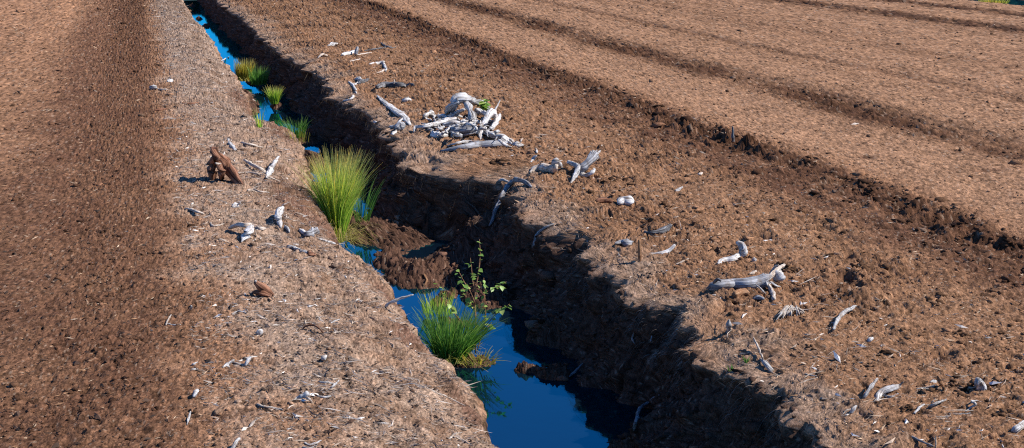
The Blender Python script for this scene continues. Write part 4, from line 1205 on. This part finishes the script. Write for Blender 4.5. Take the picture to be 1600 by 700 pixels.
def slivers(name, label, x, y, length, rg, palette, width=0.09, cat='litter', follow=None, lift=0.002):
    """thin flat slivers, four-sided with a raised spine"""
    if name == 'fibre_litter':
        pn = gnoise(x * 3.0, y * 2.4, 97) + 0.5 * gnoise(x * 8, y * 7, 98)
        sel_ = pn + rg.normal(0, 0.3, len(x)) > 0.0
        x, y, length = x[sel_], y[sel_], length[sel_]
    z, j, k = ground_many(x, y)
    ok = z > WATER_Z + 0.01
    x, y, z, length = x[ok], y[ok], z[ok], length[ok]
    n = len(x)
    a = rg.uniform(0, np.pi, n) if follow is None else rg.normal(follow, 0.55, n)
    tilt = rg.normal(0, 0.22, n)
    d = np.stack([np.cos(a) * np.cos(tilt), np.sin(a) * np.cos(tilt), np.sin(tilt)], axis=-1)
    s = np.stack([-np.sin(a), np.cos(a), np.zeros(n)], axis=-1)
    up = np.array([0, 0, 1.0])
    c = np.stack([x, y, z + lift + 0.5 * length * np.abs(np.sin(tilt)) * 0.6], axis=-1)
    wd = (length * width * rg.uniform(0.5, 1.5, n))[:, None]
    bend = (length * rg.normal(0, 0.10, n))[:, None]
    h = length[:, None] / 2
    v = np.stack([c - d * h, c + s * (wd + bend) - up * wd * .3, c + s * bend + up * wd * 0.7, c - s * (wd - bend) - up * wd * .3, c + d * h], axis=1)
    f = np.array([(0, 1, 2), (0, 2, 3), (4, 2, 1), (4, 3, 2)])
    f = (f[None] + (np.arange(n) * 5)[:, None, None]).reshape(-1, 3)
    me = mesh_np(name, v.reshape(-1, 3), f, False)
    pal = np.array(palette)
    cc = pal[rg.integers(0, len(pal), n)] * rg.uniform(0.7, 1.2, n)[:, None]
    color_attr(me, 'soil', np.repeat(np.clip(cc, 0.01, 0.8), 5, axis=0))
    return add(name, me, M_LIT, None, label, cat, None, 'stuff')


M_LIT, ntx, bx = new_mat('dry_litter', 0.9, 0.15)
atx = ntx.nodes.new('ShaderNodeAttribute')
atx.attribute_name = 'soil'
ntx.links.new(atx.outputs['Color'], bx.inputs['Base Color'])
PALE = [(0.36, 0.28, 0.21), (0.29, 0.22, 0.17), (0.42, 0.35, 0.29), (0.22, 0.155, 0.11)]
TAN = [(0.36, 0.24, 0.15), (0.30, 0.17, 0.09), (0.42, 0.31, 0.21), (0.20, 0.11, 0.06)]
x, y, rg = scatter(30000, 41, 0.15, 1.46)
slivers('fibre_litter', 'pale dry fibre litter covering the left bank', x, y, np.clip(0.022 * rg.lognormal(0, 0.5, len(x)), 0.008, 0.07) * (0.6 + 0.07 * y), rg, PALE, 0.07, follow=-0.6)
x, y, rg = scatter(6500, 42, -6, 0.3)
slivers('fibre_litter', 'scattered tan fibres on the brown left field', x, y, np.clip(0.016 * rg.lognormal(0, 0.5, len(x)), 0.006, 0.05) * (0.6 + 0.07 * y), rg, TAN, 0.09)
x, y, rg = scatter(24000, 43, 2.6, 5.4)
slivers('fibre_litter', 'scattered tan and pale fibres on the right bank', x, y, np.clip(0.018 * rg.lognormal(0, 0.5, len(x)), 0.006, 0.06) * (0.6 + 0.06 * y), rg, TAN + PALE[:2], 0.09)
x, y, rg = scatter(7000, 44, 5.5, 24, 6, 38, 1.3)
slivers('fibre_litter', 'fine tan fibres on the far field between the ruts', x, y, np.clip(0.02 * rg.lognormal(0, 0.4, len(x)), 0.008, 0.05) * (0.5 + 0.05 * y), rg, TAN, 0.12)
x, y, rg = scatter(300, 45, 0.2, 1.3, 3.8, 20)
slivers('wood_slivers', 'small white wood slivers strewn on the left bank', x, y, np.clip(0.028 * rg.lognormal(0, 0.45, len(x)), 0.012, 0.08), rg, [(0.68, 0.63, 0.57), (0.58, 0.52, 0.45)], 0.13)
x, y, rg = scatter(300, 46, 2.62, 4.0, 3.8, 20)
slivers('wood_slivers', 'small white wood slivers strewn along the right rim', x, y, np.clip(0.035 * rg.lognormal(0, 0.4, len(x)), 0.015, 0.08), rg, [(0.66, 0.61, 0.56), (0.52, 0.46, 0.40), (0.36, 0.27, 0.2)], 0.12)


x, y, rg = scatter(2600, 47, 0.5, 1.45, 3.8, 20)
slivers('fibre_litter', 'long thin grey straws matted along the left bank', x, y, np.clip(0.07 * rg.lognormal(0, 0.45, len(x)), 0.03, 0.2), rg, PALE + [(0.46, 0.41, 0.36), (0.10, 0.07, 0.055)], 0.018, follow=-0.7, lift=0.006)
x, y, rg = scatter(1500, 48, 2.62, 3.6, 3.8, 20)
slivers('fibre_litter', 'long thin straws matted along the right rim', x, y, np.clip(0.06 * rg.lognormal(0, 0.45, len(x)), 0.03, 0.18), rg, PALE + [(0.44, 0.38, 0.32), (0.12, 0.08, 0.06)], 0.018, follow=0.5, lift=0.006)
x, y, rg = scatter(5000, 49, -1.5, 1.4, 3.8, 25)
slivers('bark_litter', 'dark brown bark crumbs strewn over the left bank', x, y, np.clip(0.018 * rg.lognormal(0, 0.45, len(x)), 0.008, 0.06), rg, [(0.06, 0.036, 0.024), (0.09, 0.05, 0.032), (0.04, 0.027, 0.02)], 0.2, lift=0.004)


# root fibres hanging from the turf lip of the right bank
def hanging(name, label, n, seed):
    rg = np.random.default_rng(seed)
    y = np.exp(rg.uniform(math.log(4.6), math.log(24), n))
    clus = gnoise(y * 2.5, y * 0 + 4.4, 75)
    y = y[clus + rg.normal(0, 0.25, n) > 0.0]
    n = len(y)
    V, F, CC = [], [], []
    f = np.interp(y, rows, ROWI)
    for i in range(n):
        j = int(f[i])
        xn = rg.uniform(2.50, 2.63)
        k = int(np.searchsorted(cols, xn))
        p = np.array([X[j, k], Y[j, k], Z[j, k] + 0.004])
        L = 0.06 * rg.lognormal(0, 0.65) + 0.03
        sway = rg.normal(0, 0.25, 2)
        o = len(V)
        wv = rg.uniform(0.0008, 0.0022) * (0.6 + 0.05 * y[i])
        for s in range(5):
            t = s / 4
            q = p + np.array([-0.035 * math.sin(t * 1.6) - 0.3 * L * t + sway[0] * L * t * t * .3, sway[1] * L * t, 0.012 * math.sin(t * 3) - L * t ** 1.4])
            sd_ = np.array([0.4, 1.0, 0]) * wv * (1 - 0.7 * t)
            V += [q - sd_, q + sd_]
            if s:
                F.append((o + 2 * s - 2, o + 2 * s - 1, o + 2 * s + 1, o + 2 * s))
        c = np.array(PALE[rg.integers(0, 4)]) * rg.uniform(0.25, 0.9)
        CC += [c] * 10
    me = mesh_np(name, np.array(V), np.array(F), True)
    color_attr(me, 'soil', np.array(CC))
    add(name, me, M_LIT, None, label, 'roots', None, 'stuff')


hanging('hanging_root_fibres', 'fine root fibres hanging from the turf lip of the right bank', 6500, 51)
